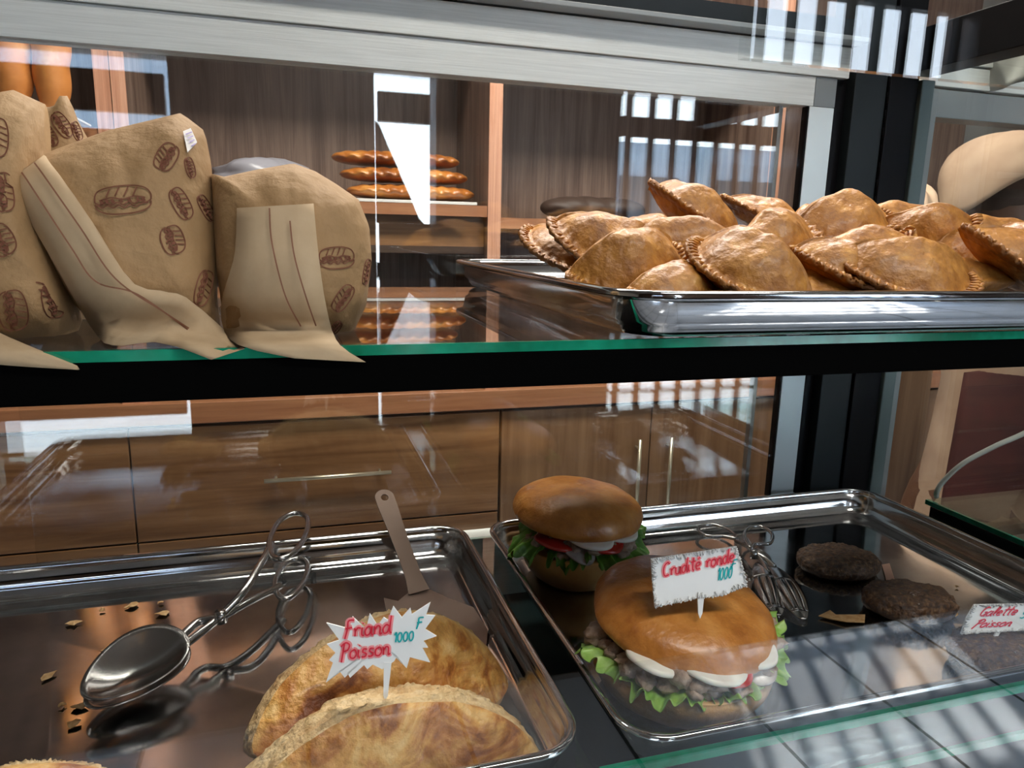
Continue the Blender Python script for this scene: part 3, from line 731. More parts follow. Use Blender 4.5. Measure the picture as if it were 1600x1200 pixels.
def slice_disc(base, cx, cy, z, r, th_, mt, name, tilt=(0, 0), wob=.001, seed=0):
    m = MB(); T = Euler((tilt[0], tilt[1], 0)).to_matrix(); rr = []
    for (k, zz) in ((.02, 0), (.9, 0), (1, .25), (1, .75), (.9, 1), (.02, 1)):
        ring = []
        for j in range(40):
            a = 2*PI*j/40; p = Vector((r*k*math.cos(a)*(1+.05*math.sin(3*a+seed)), r*k*math.sin(a), zz*th_+math.sin(2*a+seed)*wob)); ring.append(T @ p+Vector((cx, cy, z)))
        rr.append(ring)
    return m.rings(rr).build(name, mt)
def lumps(base, R, z, a0, a1, n, seed, s=(.005, .010)):
    m = MB(); r_ = random.Random(seed)
    for k in range(n):
        a = math.radians(r_.uniform(a0, a1)); rr = R*r_.uniform(.55, .99); rad = r_.uniform(*s)
        c = Vector((base.x+rr*math.cos(a), base.y+rr*math.sin(a), z+r_.uniform(-.005, .006)))
        rings = []
        sx, sy, sz = r_.uniform(.8, 1.5), r_.uniform(.7, 1.2), r_.uniform(.5, .9)
        for i in range(9):
            ph = PI*i/8; ring = []
            for j in range(14):
                t = 2*PI*j/14; d = Vector((math.sin(ph)*math.cos(t)*sx, math.sin(ph)*math.sin(t)*sy, math.cos(ph)*sz))
                d *= rad*(1+.5*noise.noise(d*1.6+Vector((k*5, seed, 0)))+.25*noise.noise(d*5+Vector((k*5, seed, 0))))
                ring.append(c+d)
            rings.append(ring)
        m.rings(rings)
    return m.build('chopped_meat', MEAT)
# back burger
b1 = Vector((.283, .672, FL)); R1 = .0590
e = empty('burger', b1, 'smaller round burger at the back with egg, tomato and dark green lettuce', 'burger', 'round bun burgers on the lower right tray')
m = MB(); dome(m, b1.x, b1.y, b1.z+.0006, R1*1.02, .040, BOTP, seed=2); fx(m.build('bottom_bun', BUN if False else ramp3('toasted_bun_base', [(.3, (.42, .17, .04)), (.5, (.58, .32, .10)), (.75, (.66, .42, .18))], 14, 6, .4, bump=.15, bump_s=100)), e)
T1 = Euler((math.radians(1), math.radians(3), 0)).to_matrix()
m = MB(); dome(m, b1.x-.002, b1.y+.002, b1.z+.0635, R1*1.16, .037, TOPP, seed=4, tilt=T1); fx(m.build('top_bun', BUN), e)
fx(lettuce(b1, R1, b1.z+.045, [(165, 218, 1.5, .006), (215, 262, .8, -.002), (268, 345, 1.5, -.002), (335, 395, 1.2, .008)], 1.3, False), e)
fx(lumps(b1, R1*1.0, b1.z+.0475, 180, 360, 60, 5, (.004, .008)), e)
fx(slice_disc(b1, b1.x-.004, b1.y-.044, b1.z+.0585, .0235, .0055, EGG, 'egg_slice', (.12, 0)), e)
fx(slice_disc(b1, b1.x+.030, b1.y-.038, b1.z+.0585, .019, .004, EGG, 'egg_slice', (.1, -.1)), e)
fx(slice_disc(b1, b1.x+.008, b1.y-.044, b1.z+.0525, .022, .0045, TOM, 'tomato_slice', (.1, 0)), e)
fx(slice_disc(b1, b1.x-.036, b1.y-.030, b1.z+.0535, .022, .0045, TOM, 'tomato_slice', (.1, .1)), e)
fx(slice_disc(b1, b1.x-.018, b1.y-.046, b1.z+.0475, .018, .003, ONION, 'onion_ring', (.35, .25)), e)
# front burger
b2 = Vector((.287, .462, FL)); R2 = .0655
e2 = empty('burger', b2, 'larger burger in front with chopped meat and pale frilly lettuce', 'burger', 'round bun burgers on the lower right tray')
m = MB(); dome(m, b2.x, b2.y, b2.z+.0006, R2*1.07, .036, BOTP, seed=12); fx(m.build('bottom_bun', BUNL), e2)
T2 = Euler((math.radians(8), math.radians(5), 0)).to_matrix()
m = MB(); dome(m, b2.x+.001, b2.y+.004, b2.z+.0575, R2*1.07, .034, TOPP, seed=15, tilt=T2, ell=1.04); fx(m.build('top_bun', BUN), e2)
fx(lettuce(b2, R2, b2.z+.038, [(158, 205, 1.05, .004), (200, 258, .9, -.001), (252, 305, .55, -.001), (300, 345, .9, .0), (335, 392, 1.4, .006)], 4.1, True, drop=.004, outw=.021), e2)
fx(lumps(b2, R2*1.05, b2.z+.0475, 165, 375, 130, 9, (.005, .0105)), e2)
fx(slice_disc(b2, b2.x-.006, b2.y-.048, b2.z+0.0555, .0285, .0045, EGG, 'egg_slice', (.12, .08)), e2)
fx(slice_disc(b2, b2.x-.044, b2.y-.038, b2.z+0.0565, .021, .005, EGG, 'egg_slice', (.1, .15)), e2)
fx(slice_disc(b2, b2.x+.032, b2.y-.046, b2.z+0.0545, .019, .005, EGG, 'egg_slice', (.1, -.1)), e2)
fx(slice_disc(b2, b2.x+.004, b2.y-.056, b2.z+0.0510, .019, .0045, TOM, 'tomato_slice', (.12, 0)), e2)
fx(slice_disc(b2, b2.x+.034, b2.y-.052, b2.z+0.0460, .014, .003, ONION, 'onion_ring', (.5, -.3)), e2)

# ------------------------------------------------------------------ fish patties
def patty(u, v, rx, ry, h, seed, yaw, label, dz=0, tilt=(0, 0)):
    p = at(u, v, 2, FL+h*.5); m = MB(); rr = []; n = 110
    prof = smoothprof([(0, 0), (.6, 0), (.86, .10), (.98, .40), (.97, .62), (.85, .84), (.55, .97), (0, 1.0)], 5)
    for (r, z) in prof:
        ring = []
        for j in range(n):
            a = 2*PI*j/n; k = 1+.06*noise.noise(Vector((math.cos(a)*1.6, math.sin(a)*1.6, seed)))
            q = Vector((rx*r*math.cos(a)*k, ry*r*math.sin(a)*k, h*z))
            q += Vector((math.cos(a)*.8, math.sin(a)*.8, .9 if z > .3 else 0))*(noise.noise(q*120+Vector((seed, 0, 0)))*.0019+noise.noise(q*380)*.0015)
            ring.append(q)
        rr.append(ring)
    m.rings(rr); o = m.build('fish_patty', PATTY); o.location = (p.x, p.y, FL+.0012+dz); o.rotation_euler = (tilt[0], tilt[1], yaw)
    return tag(o, label, 'patty', 'brown fish patties on the lower right tray')
patty(1310, 878, .047, .037, .020, 1, -.1, 'dark fish patty at the back, left of its neighbour')
patty(1420, 940, .046, .034, .022, 2, -.25, 'dark fish patty in the middle, beside the one at the back')
pp = patty(1560, 1018, .046, .036, .020, 3, .1, 'fish patty at the right frame edge under the small sign')

# ------------------------------------------------------------------ price signs
LET = {
 'F': [[(.5, 1), (.15, .97), (.12, .5), (.0, -.1)], [(.0, .52), (.4, .56)]],
 'P': [[(.12, 1), (.06, .4), (.0, -.2)], [(-.1, .8), (.2, 1.02), (.45, .85), (.35, .55), (.08, .48)]],
 'r': [[(.05, .5), (.1, .3), (.1, 0)], [(.1, .3), (.25, .5), (.42, .46)]],
 'n': [[(.0, .5), (.06, .3), (.06, 0)], [(.06, .3), (.2, .5), (.36, .42), (.38, .0), (.5, .06)]],
 'i': [[(.06, .5), (.06, .08), (.2, .0)], [(.08, .72), (.12, .78)]],
 'a': [[(.38, .42), (.2, .52), (.02, .3), (.08, .02), (.28, .06), (.4, .4)], [(.42, .52), (.42, .06), (.54, .0)]],
 'd': [[(.38, .42), (.2, .52), (.02, .3), (.08, .02), (.28, .06), (.4, .4)], [(.46, 1.05), (.42, .4), (.44, .06), (.56, .0)]],
 'o': [[(.25, .52), (.05, .38), (.06, .06), (.28, .0), (.42, .22), (.34, .48), (.22, .52)]],
 's': [[(.36, .48), (.14, .5), (.1, .32), (.32, .2), (.26, .02), (.02, .02)]],
 'C': [[(.52, .82), (.36, .98), (.1, .8), (.02, .4), (.16, .04), (.5, .08)]],
 'u': [[(.04, .5), (.04, .1), (.2, .0), (.38, .14), (.4, .5)], [(.4, .5), (.42, .06), (.52, .0)]],
 't': [[(.2, .95), (.16, .12), (.32, .0)], [(-.02, .62), (.4, .66)]],
 'e': [[(.05, .25), (.38, .32), (.34, .5), (.14, .5), (.04, .24), (.16, .02), (.42, .06)]],
 'é': [[(.05, .25), (.38, .32), (.34, .5), (.14, .5), (.04, .24), (.16, .02), (.42, .06)], [(.18, .72), (.36, .88)]],
 'G': [[(.5, .85), (.3, 1.0), (.06, .76), (.04, .3), (.24, .02), (.46, .2), (.5, .44), (.28, .42)], [(.48, .4), (.46, -.05)]],
 'l': [[(.04, .1), (.26, .7), (.22, 1.0), (.1, .9), (.08, .2), (.24, .0)]],
 '1': [[(.0, .76), (.16, 1.0), (.14, .0)]],
 '0': [[(.22, 1.0), (.04, .7), (.06, .2), (.22, .0), (.4, .3), (.38, .8), (.22, 1.0)]],
 '5': [[(.44, 1.0), (.12, .98), (.08, .56), (.34, .6), (.42, .3), (.26, .02), (.02, .1)]],
 '.': [[(.1, .02), (.14, .06)]]}
ADV = {'F': .5, 'P': .5, 'i': .24, 'l': .3, '1': .28, 't': .4, 'r': .44, 's': .44, ' ': .35, 'G': .6, 'C': .6, 'o': .5, '.': .25}
def sign(name, corners, Y, tilt, shape, texts, stick, label, margin):
    """corners: photo positions of a unit frame (0,0) lower left, (1,0) lower right, (0,1) upper left"""
    uc = sum(c[0] for c in corners)/3; vc = sum(c[1] for c in corners)/3
    P0 = at(uc, vc, 1, Y); N = Vector((-.20, -math.cos(tilt), math.sin(tilt))).normalized()
    O, A, B = [onplane(u, v, P0, N) for u, v in corners]; X = A-O; Yv = B-O
    def q(x, y, z=0): return O+X*x+Yv*y+N*z
    sc_ = Yv.length
    e = empty(name, tuple(q(.5, 0)), label, 'price sign', 'white price signs')
    m = MB(); k = len(shape); vs = [q(x, y, 0) for x, y in shape]+[q(x, y, -.0012) for x, y in shape]
    cx, cy = sum(s[0] for s in shape)/k, sum(s[1] for s in shape)/k
    vs += [q(cx, cy, 0), q(cx, cy, -.0012)]
    fs = [(i, (i+1) % k, 2*k) for i in range(k)]+[((i+1) % k+k, i+k, 2*k+1) for i in range(k)]+[(i, i+k, (i+1) % k+k, (i+1) % k) for i in range(k)]
    m.add(vs, fs); fx(m.build('card', CARD), e)
    if margin:
        m = MB(); r_ = random.Random(4); n = 60
        for i in range(k):
            a, b = Vector(shape[i]), Vector(shape[(i+1) % k]); L_ = (Vector(q(*b))-Vector(q(*a))).length; st = max(2, int(L_/.0016))
            for j in range(st):
                p = a.lerp(b, (j+r_.random()*.5)/st); c_ = Vector(((.5-p.x)*.06, (.5-p.y)*.13))
                p2 = p+c_*r_.uniform(.2, 1.5); s1, s2 = r_.uniform(-.02, .02), r_.uniform(-.03, .03)
                m.tube([q(p.x, p.y, .0006), q(p.x*.5+p2.x*.5+s1*.5, p.y*.5+p2.y*.5+s2, .0014), q(p2.x+s1, p2.y+s2, .0006)], .00055, 5)
        fx(m.build('lace_border', CLEAR), e)
    x0, y0 = None, None
    a = onplane(stick[0], stick[1], P0, N); b = onplane(stick[2], stick[3], P0, N)
    d = (b-a).normalized(); s = d.cross(N).normalized()
    m = MB(); wv = stick[4]
    vs = [a-s*wv, a+s*wv, b+s*wv*.6, b+d*wv*1.5, b-s*wv*.6]; vs = [v+N*.0004 for v in vs]; vs += [v-N*.0016 for v in vs]
    m.add(vs, [(0, 1, 2, 3, 4), (9, 8, 7, 6, 5)]+[(i, i+5, (i+1) % 5+5, (i+1) % 5) for i in range(5)])
    fx(m.build('stick', CARD), e)
    for (txt, tx, ty, h, wx, mt, halo, wd, slant) in texts:
        m = MB(); x = tx
        asp = wx
        for ch in txt:
            for st in LET.get(ch, []):
                P = cr([Vector((p[0], p[1], 0)) for p in st], 6)
                pts = [q(x+(p.x+slant*p.y)*asp, ty+p.y*h+(x-tx)*.0, .0007) for p in P]
                ribbon(m, pts, wd, N, 0)
                if halo: ribbon(m, [p_-N*.0003 for p_ in pts], wd*3.4, N, 1)
            x += ADV.get(ch, .54)*asp
        o = fx(m.build('handwriting', [mt, PINK]), e)
    return e
# starburst sign
star = []
rs = random.Random(3)
tips = [(175, 880), (180, 320), (420, 260), (580, 230), (700, 260), (800, 160), (960, 175), (1150, 120), (1190, 245), (1210, 430), (1140, 690), (920, 745), (780, 740), (650, 810), (400, 835), (300, 800)]
poly = [(175, 880), (240, 690), (205, 670), (265, 600), (185, 520), (300, 480), (180, 320), (390, 375), (420, 260), (545, 385), (580, 230), (655, 345), (710, 265), (750, 290), (800, 160), (880, 265), (960, 175), (975, 235), (1150, 120), (1110, 240), (1195, 245), (1100, 375), (1210, 440), (1085, 485), (1130, 550), (1075, 550), (1150, 690), (960, 640), (930, 745), (840, 630), (810, 680), (700, 755), (610, 710), (560, 755), (530, 715), (400, 835), (375, 790), (350, 835), (300, 770)]
# photo position -> unit frame of the sign
def unit(polypx, corners):
    (ox, oy), (ax, ay), (bx, by) = corners; a, b, c, d = ax-ox, bx-ox, ay-oy, by-oy; det = a*d-b*c; o = []
    for (u, v) in polypx:
        du, dv = u-ox, v-oy; o.append(((du*d-b*dv)/det, (a*dv-c*du)/det))
    return o
Z = lambda x, y: (480+x/6, 920+y/6)
cor = [Z(200, 830), Z(1200, 720), Z(170, 240)]
pu = unit([Z(*p) for p in poly], cor)
sign('starburst_price_sign', cor, .425, .15, pu,
     [('Friand', .17, .61, .26, .155, RED, True, .0010, .12), ('Poisson', .13, .27, .25, .145, RED, True, .0010, .12), ('1000', .625, .45, .15, .10, CYAN, False, .0010, .1), ('F', .84, .64, .16, .12, CYAN, False, .0010, .1)],
     (*Z(755, 690), *Z(735, 1000), .0024), 'white starburst price sign reading Friand Poisson 1000 F', False)
Z = lambda x, y: (1000+x/5, 820+y/5)
cor = [Z(115, 640), Z(840, 480), Z(85, 265)]
rect = unit([Z(*p) for p in ((115, 645), (440, 575), (640, 555), (835, 475), (800, 330), (750, 165), (420, 215), (85, 265), (95, 450))], cor)
sign('lace_price_sign', cor, .428, .2, rect,
     [('Crudité ronde', .11, .58, .28, .125, RED, True, .0009, .15), ('1000', .68, .26, .24, .085, CYAN, False, .0009, .3), ('F', .83, .44, .17, .12, CYAN, False, .0009, .2)],
     (*Z(475, 540), *Z(470, 690), .0026), 'white lace edged price sign reading Crudité ronde 1000 F', True)
Z = lambda x, y: (1200+x/4, 800+y/4)
cor = [Z(1200, 760), Z(1790, 735), Z(1290, 575)]
rect = unit([Z(*p) for p in ((1205, 762), (1240, 660), (1290, 577), (1600, 572), (1840, 570), (1800, 650), (1760, 738), (1500, 745))], cor)
sign('lace_price_sign', cor, .435, .3, rect,
     [('Galette', .10, .58, .30, .12, RED, False, .0011, .3), ('Poisson', .10, .20, .26, .125, RED, False, .0011, .4), ('500', .55, .45, .26, .12, CYAN, False, .0011, .2)],
     (*Z(1440, 745), *Z(1405, 815), .0018), 'white price sign reading Galette Poisson at the right edge', True)

# ------------------------------------------------------------------ tongs and spatula
def loopring(c, ax, ay, rx, ry, n=28, gap=None):
    return [c+ax*(rx*math.cos(2*PI*i/n))+ay*(ry*math.sin(2*PI*i/n)) for i in range(n)]
def P3(u, v, h): return at(u, v, 2, FL+h)
e = empty('spoon_tongs', tuple(P3(345, 962, .0)), 'dark steel scissor tongs with spoon ends on left tray', 'tongs')
def arm(name, px, hs, rad, par, mt, loops=None, flat=1.0):
    pts = cr([P3(u, v, h) for (u, v), h in zip(px, hs)], 8); n = len(pts)
    R_ = [rad*(.75+.5*abs(math.sin(i/n*PI*2))) for i in range(n)]
    m = MB(); m.tube(pts, rad, 10, 0)
    if loops:
        for lp, hh in loops:
            m.tube(cr([P3(u, v, hh+(h2 if h2 else 0)) for (u, v, h2) in lp], 6, True), rad*.8, 8, 0, True)
    return fx(m.build(name, mt), par)
a1 = arm('handle_arm', [(285, 1010), (318, 985), (345, 962), (380, 925), (408, 880), (425, 850)], [.022, .026, .029, .040, .048, .050], .0036, e, TOOL,
    [([(425, 868, -.002), (421, 845, 0), (436, 815, 0), (460, 802, 0), (479, 808, 0), (480, 828, 0), (464, 858, 0), (440, 873, 0)], .052)])
a2 = arm('handle_arm', [(278, 1000), (310, 972), (345, 964), (385, 942), (420, 925), (438, 915)], [.022, .024, .026, .026, .022, .020], .0036, e, TOOL,
    [([(432, 925, 0), (430, 905, 0), (446, 880, 0), (468, 873, 0), (480, 882, 0), (476, 905, 0), (460, 928, 0), (444, 936, 0)], .019)])
m = MB(); c = P3(345, 962, .030); m.tube([c+Vector((0, 0, -.005)), c+Vector((0, -.002, .005))], [.0055, .0045], 14); fx(m.build('pivot', TOOL), e)
def spoon(pa, pb, wid, h0, h1, depth, name, par, mt, up):
    """oval bowl between two photo positions"""
    A = P3(*pa, h0); B = P3(*pb, h1); ax = (B-A); L_ = ax.length; ax.normalize(); s = ax.cross(up).normalized(); nn = s.cross(ax).normalized()
    if nn.z < 0: nn = -nn
    vs = []; na, nr = 40, 8; c = A.lerp(B, .5)
    rings = []
    for i in range(nr+1):
        t = max(i/nr, .02); ring = []
        for j in range(na):
            a = 2*PI*j/na; w_ = wid*(1-.22*math.cos(a)); ring.append(c+ax*(L_/2*t*math.cos(a))+s*(w_*t*math.sin(a))+nn*(depth*t*t*(-1)))
        rings.append(ring)
    m = MB(); m.rings(rings, 0, True, True, False); return fx(m.build(name, mt, solid=.0012), par)
spoon((284, 1000), (135, 1108), .030, .026, .012, -.012, 'spoon_bowl', e, TOOL, Vector((0, -.25, 1)))
spoon((285, 1015), (140, 1122), .029, .012, .002, -.010, 'spoon_bowl', e, TOOL, Vector((0, -.1, 1)))
# spatula: blade on the tray floor, handle leaning over the rim
e = empty('cake_server', tuple(P3(670, 945, 0)), 'brown tarnished steel server with a holed handle leaning on tray rim', 'spatula')
TP = at(596, 764, 1, .765); BT = P3(655, 925, .006)
axv = (BT-TP).normalized(); sv = Vector((1, .12, 0)); sv = (sv-axv*sv.dot(axv)).normalized(); nv = sv.cross(axv).normalized()
L_ = (BT-TP).length; m = MB()
def hw(t): return .0105+.001*math.sin(t*PI)-.0028*t+(.0 if t > .04 else 0)
m2 = []
hc = TP+axv*.012; hr = .0042; n = 24
outer = []; 
for j in range(n):
    a = 2*PI*j/n; d = axv*-math.cos(a)+sv*math.sin(a)
    outer.append(hc+d*(.0105 if math.cos(a) > 0 else .0105/max(abs(math.cos(a)), abs(math.sin(a)))))
inner = [hc+(axv*-math.cos(2*PI*j/n)+sv*math.sin(2*PI*j/n))*hr for j in range(n)]
m.add(outer+inner, [(j, (j+1) % n, n+(j+1) % n, n+j) for j in range(n)], 0, False)
vs = []; K = 20; s0 = .0225
for i in range(K+1):
    t = i/K; c = TP+axv*(s0+(L_-s0)*t); w_ = .0105-.0022*math.sin(t*PI*.8)+.002*max(0, t-.85)*6; vs += [c-sv*w_, c+sv*w_]
m.add(vs, [(2*i, 2*i+1, 2*i+3, 2*i+2) for i in range(K)], 0, False)
fx(m.build('handle', SPAT, solid=.0016), e)
m = MB(); bl = [(640, 925), (672, 922), (700, 935), (740, 950), (762, 985), (758, 1030), (700, 1050), (640, 1040), (610, 990), (600, 935), (622, 940)]
vs = [P3(u, v, .004) for u, v in bl]; m.add(vs, [tuple(range(len(vs)))]); fx(m.build('blade', SPAT, solid=.0014), e)
# fork tongs
e = empty('fork_tongs', tuple(P3(1180, 865, 0)), 'steel salad tongs with slotted fork ends between burgers and patties', 'tongs')
arm('handle_arm', [(1150, 845), (1165, 852), (1178, 863), (1192, 880), (1200, 895)], [.010, .012, .014, .013, .012], .0027, e, TOOL,
    [([(1152, 842, 0), (1130, 838, 0), (1108, 838, 0), (1092, 830, 0), (1095, 822, 0), (1115, 820, 0), (1138, 828, 0)], .010)])
arm('handle_arm', [(1166, 842), (1172, 852), (1178, 863), (1195, 872), (1210, 885)], [.016, .016, .015, .014, .012], .0027, e, TOOL,
    [([(1172, 856, 0), (1163, 838, 0), (1170, 825, 0), (1190, 823, 0), (1206, 834, 0), (1204, 848, 0), (1190, 850, 0), (1180, 850, 0)], .018)])
m = MB(); c = P3(1178, 865, .016); m.tube([c+Vector((0, 0, -.005)), c+Vector((0, 0, .004))], [.0045, .0038], 12); fx(m.build('pivot', TOOL), e)
def fork(root, shoulder, tip, wpx, h, name='fork_end', par_=e):
    """a bowl cut by three slots: a root plate with four curved tines"""
    m = MB(); A = P3(*root, h); T = P3(*tip, .003); ax = (T-A).normalized(); s = ax.cross(Vector((0, 0, 1))).normalized()
    def pt(t, f):
        w_ = wpx*(max(.0, math.sin(min(1, t*.97+.03)*PI)))**.6*(1-.15*t)+.0012
        return A.lerp(T, t)+s*(w_*f)+Vector((0, 0, math.sin(t*PI)*.006-.005*abs(f)**2*math.sin(t*PI)))
    def patch(t0, t1, f0, f1, K=10, J=3):
        vs = [pt(t0+(t1-t0)*i/K, f0+(f1-f0)*j/J) for i in range(K+1) for j in range(J+1)]; q = J+1
        m.add(vs, [(i*q+j, (i+1)*q+j, (i+1)*q+j+1, i*q+j+1) for i in range(K) for j in range(J)], 0, True)
    patch(0, .36, -1, 1, 8, 12); patch(.86, 1, -1, 1, 4, 12)
    for k in range(4):
        f0 = -1+k*.523; patch(.35, .87, f0, f0+.43, 12, 3)
    return fx(m.build(name, TOOL, solid=.0011), par_)
fork((1188, 880), (1190, 900), (1216, 962), .0145, .012)
fork((1205, 885), (1230, 895), (1256, 968), .0155, .012)

# ------------------------------------------------------------------ flakes and scraps
def flake(u, v, s, seed, h=.0):
    r_ = random.Random(seed); p = P3(u, v, h+.001); n = 9; vs = []
    for j in range(n):
        a = 2*PI*j/n; rr = s*r_.uniform(.5, 1.2); vs.append((rr*math.cos(a)*1.3, rr*math.sin(a), r_.uniform(0, .002)))
    vs.append((0, 0, .0018)); m = MB(); m.add(vs, [(j, (j+1) % n, n) for j in range(n)]); o = m.build('pastry_flake', CRUMB, solid=.0006, solid_off=1)
    o.location = p; o.rotation_euler = (0, 0, r_.random()*6); return o
FK = [(115, 975, .0052, 'largest dry pastry flake on the left, high on the tray'), (205, 948, .0052, 'dry pastry flake just below the rim of the left tray'), (172, 1015, .0075, 'broad dry pastry flake above the spoon tongs'), (160, 1042, .0042, 'dry pastry flake left of the spoon tongs'),
      (75, 1058, .0050, 'orange pastry flake far left on the left tray'), (122, 1105, .0055, 'dry flake touching the left end of the spoon'), (113, 1133, .0040, 'dry flake under the left end of the spoon'), (160, 955, .0028, 'small crumb near the rim of the left tray'), (255, 960, .0048, 'dry pastry flake right below the dark rim stripe'), (250, 943, .0026, 'small crumb between two flakes near the rim'), (97, 1103, .0024, 'tiny crumb at the lower left')]
for i, (u, v, s, lb) in enumerate(FK): tag(flake(u, v, s, i+40), lb, 'pastry flake', 'pastry flakes on the lower left tray')
p = [P3(u, v, .0025+.001*(i % 2)) for i, (u, v) in enumerate(((1279, 962), (1297, 953), (1306, 960), (1352, 960), (1351, 972), (1322, 971), (1300, 967)))]
m = MB(); m.add(p, [tuple(range(len(p)))]); tag(m.build('crust_scrap', CRUMB, solid=.0008, solid_off=1), 'thin brown crust scrap lying before the back patty', 'crust scrap')
p = [P3(u, v, .002) for u, v in ((1378, 882), (1390, 880), (1398, 905), (1385, 908))]
m = MB(); m.add(p, [(0, 1, 2, 3)]); tag(m.build('crust_scrap', mat('pink_scrap', (.5, .3, .22), .7), solid=.0008, solid_off=1), 'narrow pinkish scrap right of the back patty', 'crust scrap')
for i, (u, v, s, lb) in enumerate(((1490, 962, .004, 'white crumb left of the Galette sign'), (1495, 918, .0016, 'tiny white crumb near the right tray rim'), (1500, 1090, .006, 'golden flake before the front rim at right'))):
    if i < 2: tag(flake(u, v, s, i+80), lb, 'crumb', 'crumbs on the lower right tray')

# ------------------------------------------------------------------ bread behind
def loaf(c, L, rx, rz, seed, mt, name, label, group, axis=Vector((1, 0, 0)), seg=10, amp=.16, cat='loaf'):
    n = 24; K = 70; rings = []; ax = axis.normalized(); up = Vector((0, 0, 1)) if abs(ax.z) < .8 else Vector((0, 1, 0)); s = ax.cross(up).normalized(); up = s.cross(ax).normalized()
    for i in range(K+1):
        t = i/K; pr = max(.04, (1-abs(2*t-1)**4)**.5); ring = []
        for j in range(n):
            a = 2*PI*j/n; k = 1+amp*(abs(math.sin(t*PI*seg+a*.8))-.5)*(1 if math.sin(a) > -.3 else .2)
            k += .08*noise.noise(Vector((t*6, math.cos(a), seed)))
            ring.append(Vector(c)+ax*(L*(t-.5))+s*(rx*pr*k*math.cos(a))+up*(rz*pr*k*math.sin(a)))
        rings.append(ring)
    o = MB().rings(rings).build(name, mt); return tag(o, label, cat, group)
gl = 'braided loaves stacked on the back shelf'
loaf((.335, 2.10, .104), .36, .070, .0205, 1, BREAD, 'braided_loaf', 'bottom braided loaf of the stack, bright orange crust', gl)
loaf((.320, 2.12, .149), .36, .070, .0205, 2, BREAD, 'braided_loaf', 'middle braided loaf of the stack on back shelf', gl)
loaf((.300, 2.14, .194), .36, .070, .0205, 3, BREAD, 'braided_loaf', 'top braided loaf of the stack on back shelf', gl)
m = MB(); m.box(.16, .50, 2.0, 2.25, .0725, .0805); tag(m.build('white_board', WHITE, bevel=.001), 'white paper board under the braided loaves', 'board')
gb = 'baguettes standing at the left of the shelf'
loaf((-.555, 1.9, .395), .34, .040, .040, 4, BAGUE, 'baguette', 'baguette standing upright, the left one', gb, Vector((.0, 0, 1)), 4, .12, 'baguette')
loaf((-.475, 1.9, .395), .34, .036, .036, 5, BAGUE, 'baguette', 'baguette standing upright, the right one of the pair', gb, Vector((.03, 0, 1)), 4, .12, 'baguette')
m = MB(); m.box(-.80, -.43, 1.84, 1.99, .2205, .2245)  # white slab standing in for a bright reflection
tag(m.build('reflection_slab', WHITE), 'white slab in place of a reflection, under the standing baguettes', 'board')
loaf((1.635, 1.66, .088), .13, .07, .069, 6, PALEB, 'round_loaf', 'pale round loaf beside the worker cap', None, Vector((1, 0, 0)), 3, .1)
e = empty('bread_stand', (1.66, 1.66, -1.3), 'narrow wooden stand carrying the pale round loaf', 'stand')
fx(box('stand_top', 1.56, 1.76, 1.58, 1.74, 0.0, .019, WTOP), e); fx(box('stand_body', 1.58, 1.74, 1.60, 1.72, -1.3, 0, WDOOR), e)
loaf((.90, 2.13, .078), .34, .07, .035, 7, mat('dark_loaf', (.05, .028, .02), .6, bump=.3, bump_s=40), 'dark_loaf', 'long dark loaf on the shelf right of the pale upright', None, Vector((1, 0, 0)), 5, .08)
# grey film pack and dark box on the counter
def blob(c, r, seed, mt, name, amp=.25, n=36):
    rings = []
    for i in range(n//2+1):
        ph = PI*i/(n//2); ring = []
        for j in range(n):
            a = 2*PI*j/n; d = Vector((math.sin(ph)*math.cos(a), math.sin(ph)*math.sin(a), -math.cos(ph))); k = 1+amp*noise.noise(d*1.7+Vector((seed, 0, 0)))+amp*.3*noise.noise(d*5)
            ring.append(Vector((c[0]+d.x*r[0]*k, c[1]+d.y*r[1]*k, max(c[2]-r[2]*.9, c[2]+d.z*r[2]*k))))
        rings.append(ring)
    return MB().rings(rings).build(name, mt)
tag(blob((-.06, 2.15, .125), (.15, .10, .055), 3, GREYP, 'plastic_film_pack'), 'crumpled grey plastic film pack left of the braided loaves', 'plastic pack')
m = MB(); m.add([(.27, 2.04, -.4445), (.50, 2.04, -.4445), (.50, 2.25, -.4445), (.27, 2.25, -.4445), (.29, 2.05, -.22), (.46, 2.05, -.24), (.46, 2.22, -.24), (.29, 2.22, -.22)], [(3, 2, 1, 0), (4, 5, 6, 7), (0, 1, 5, 4), (1, 2, 6, 5), (2, 3, 7, 6), (3, 0, 4, 7)])
tag(m.build('plastic_crate', PLASTIC, bevel=.008), 'smoky dark plastic box on the counter below the loaves', 'box')

# ------------------------------------------------------------------ things in the neighbouring half
cb = [(1.16, .66, -.327), (1.0, .66, -.326), at(1462, 775, 2, -.327), at(1472, 752, 1, .70), at(1505, 722, 1, .68), at(1560, 695, 1, .66), at(1610, 668, 1, .64), at(1720, 610, 1, .62)]
pts = cr([at(1463, 776, 2, -.3262), at(1464, 768, 1, .70), at(1474, 752, 1, .695), at(1505, 724, 1, .68), at(1555, 697, 1, .66), at(1610, 672, 1, .64), at(1720, 610, 1, .60), at(1900, 560, 1, .56)], 10)
tag(MB().tube(pts, .0032, 12).build('power_cable', CABLE), 'white power cable curving up from the neighbouring glass shelf', 'cable')
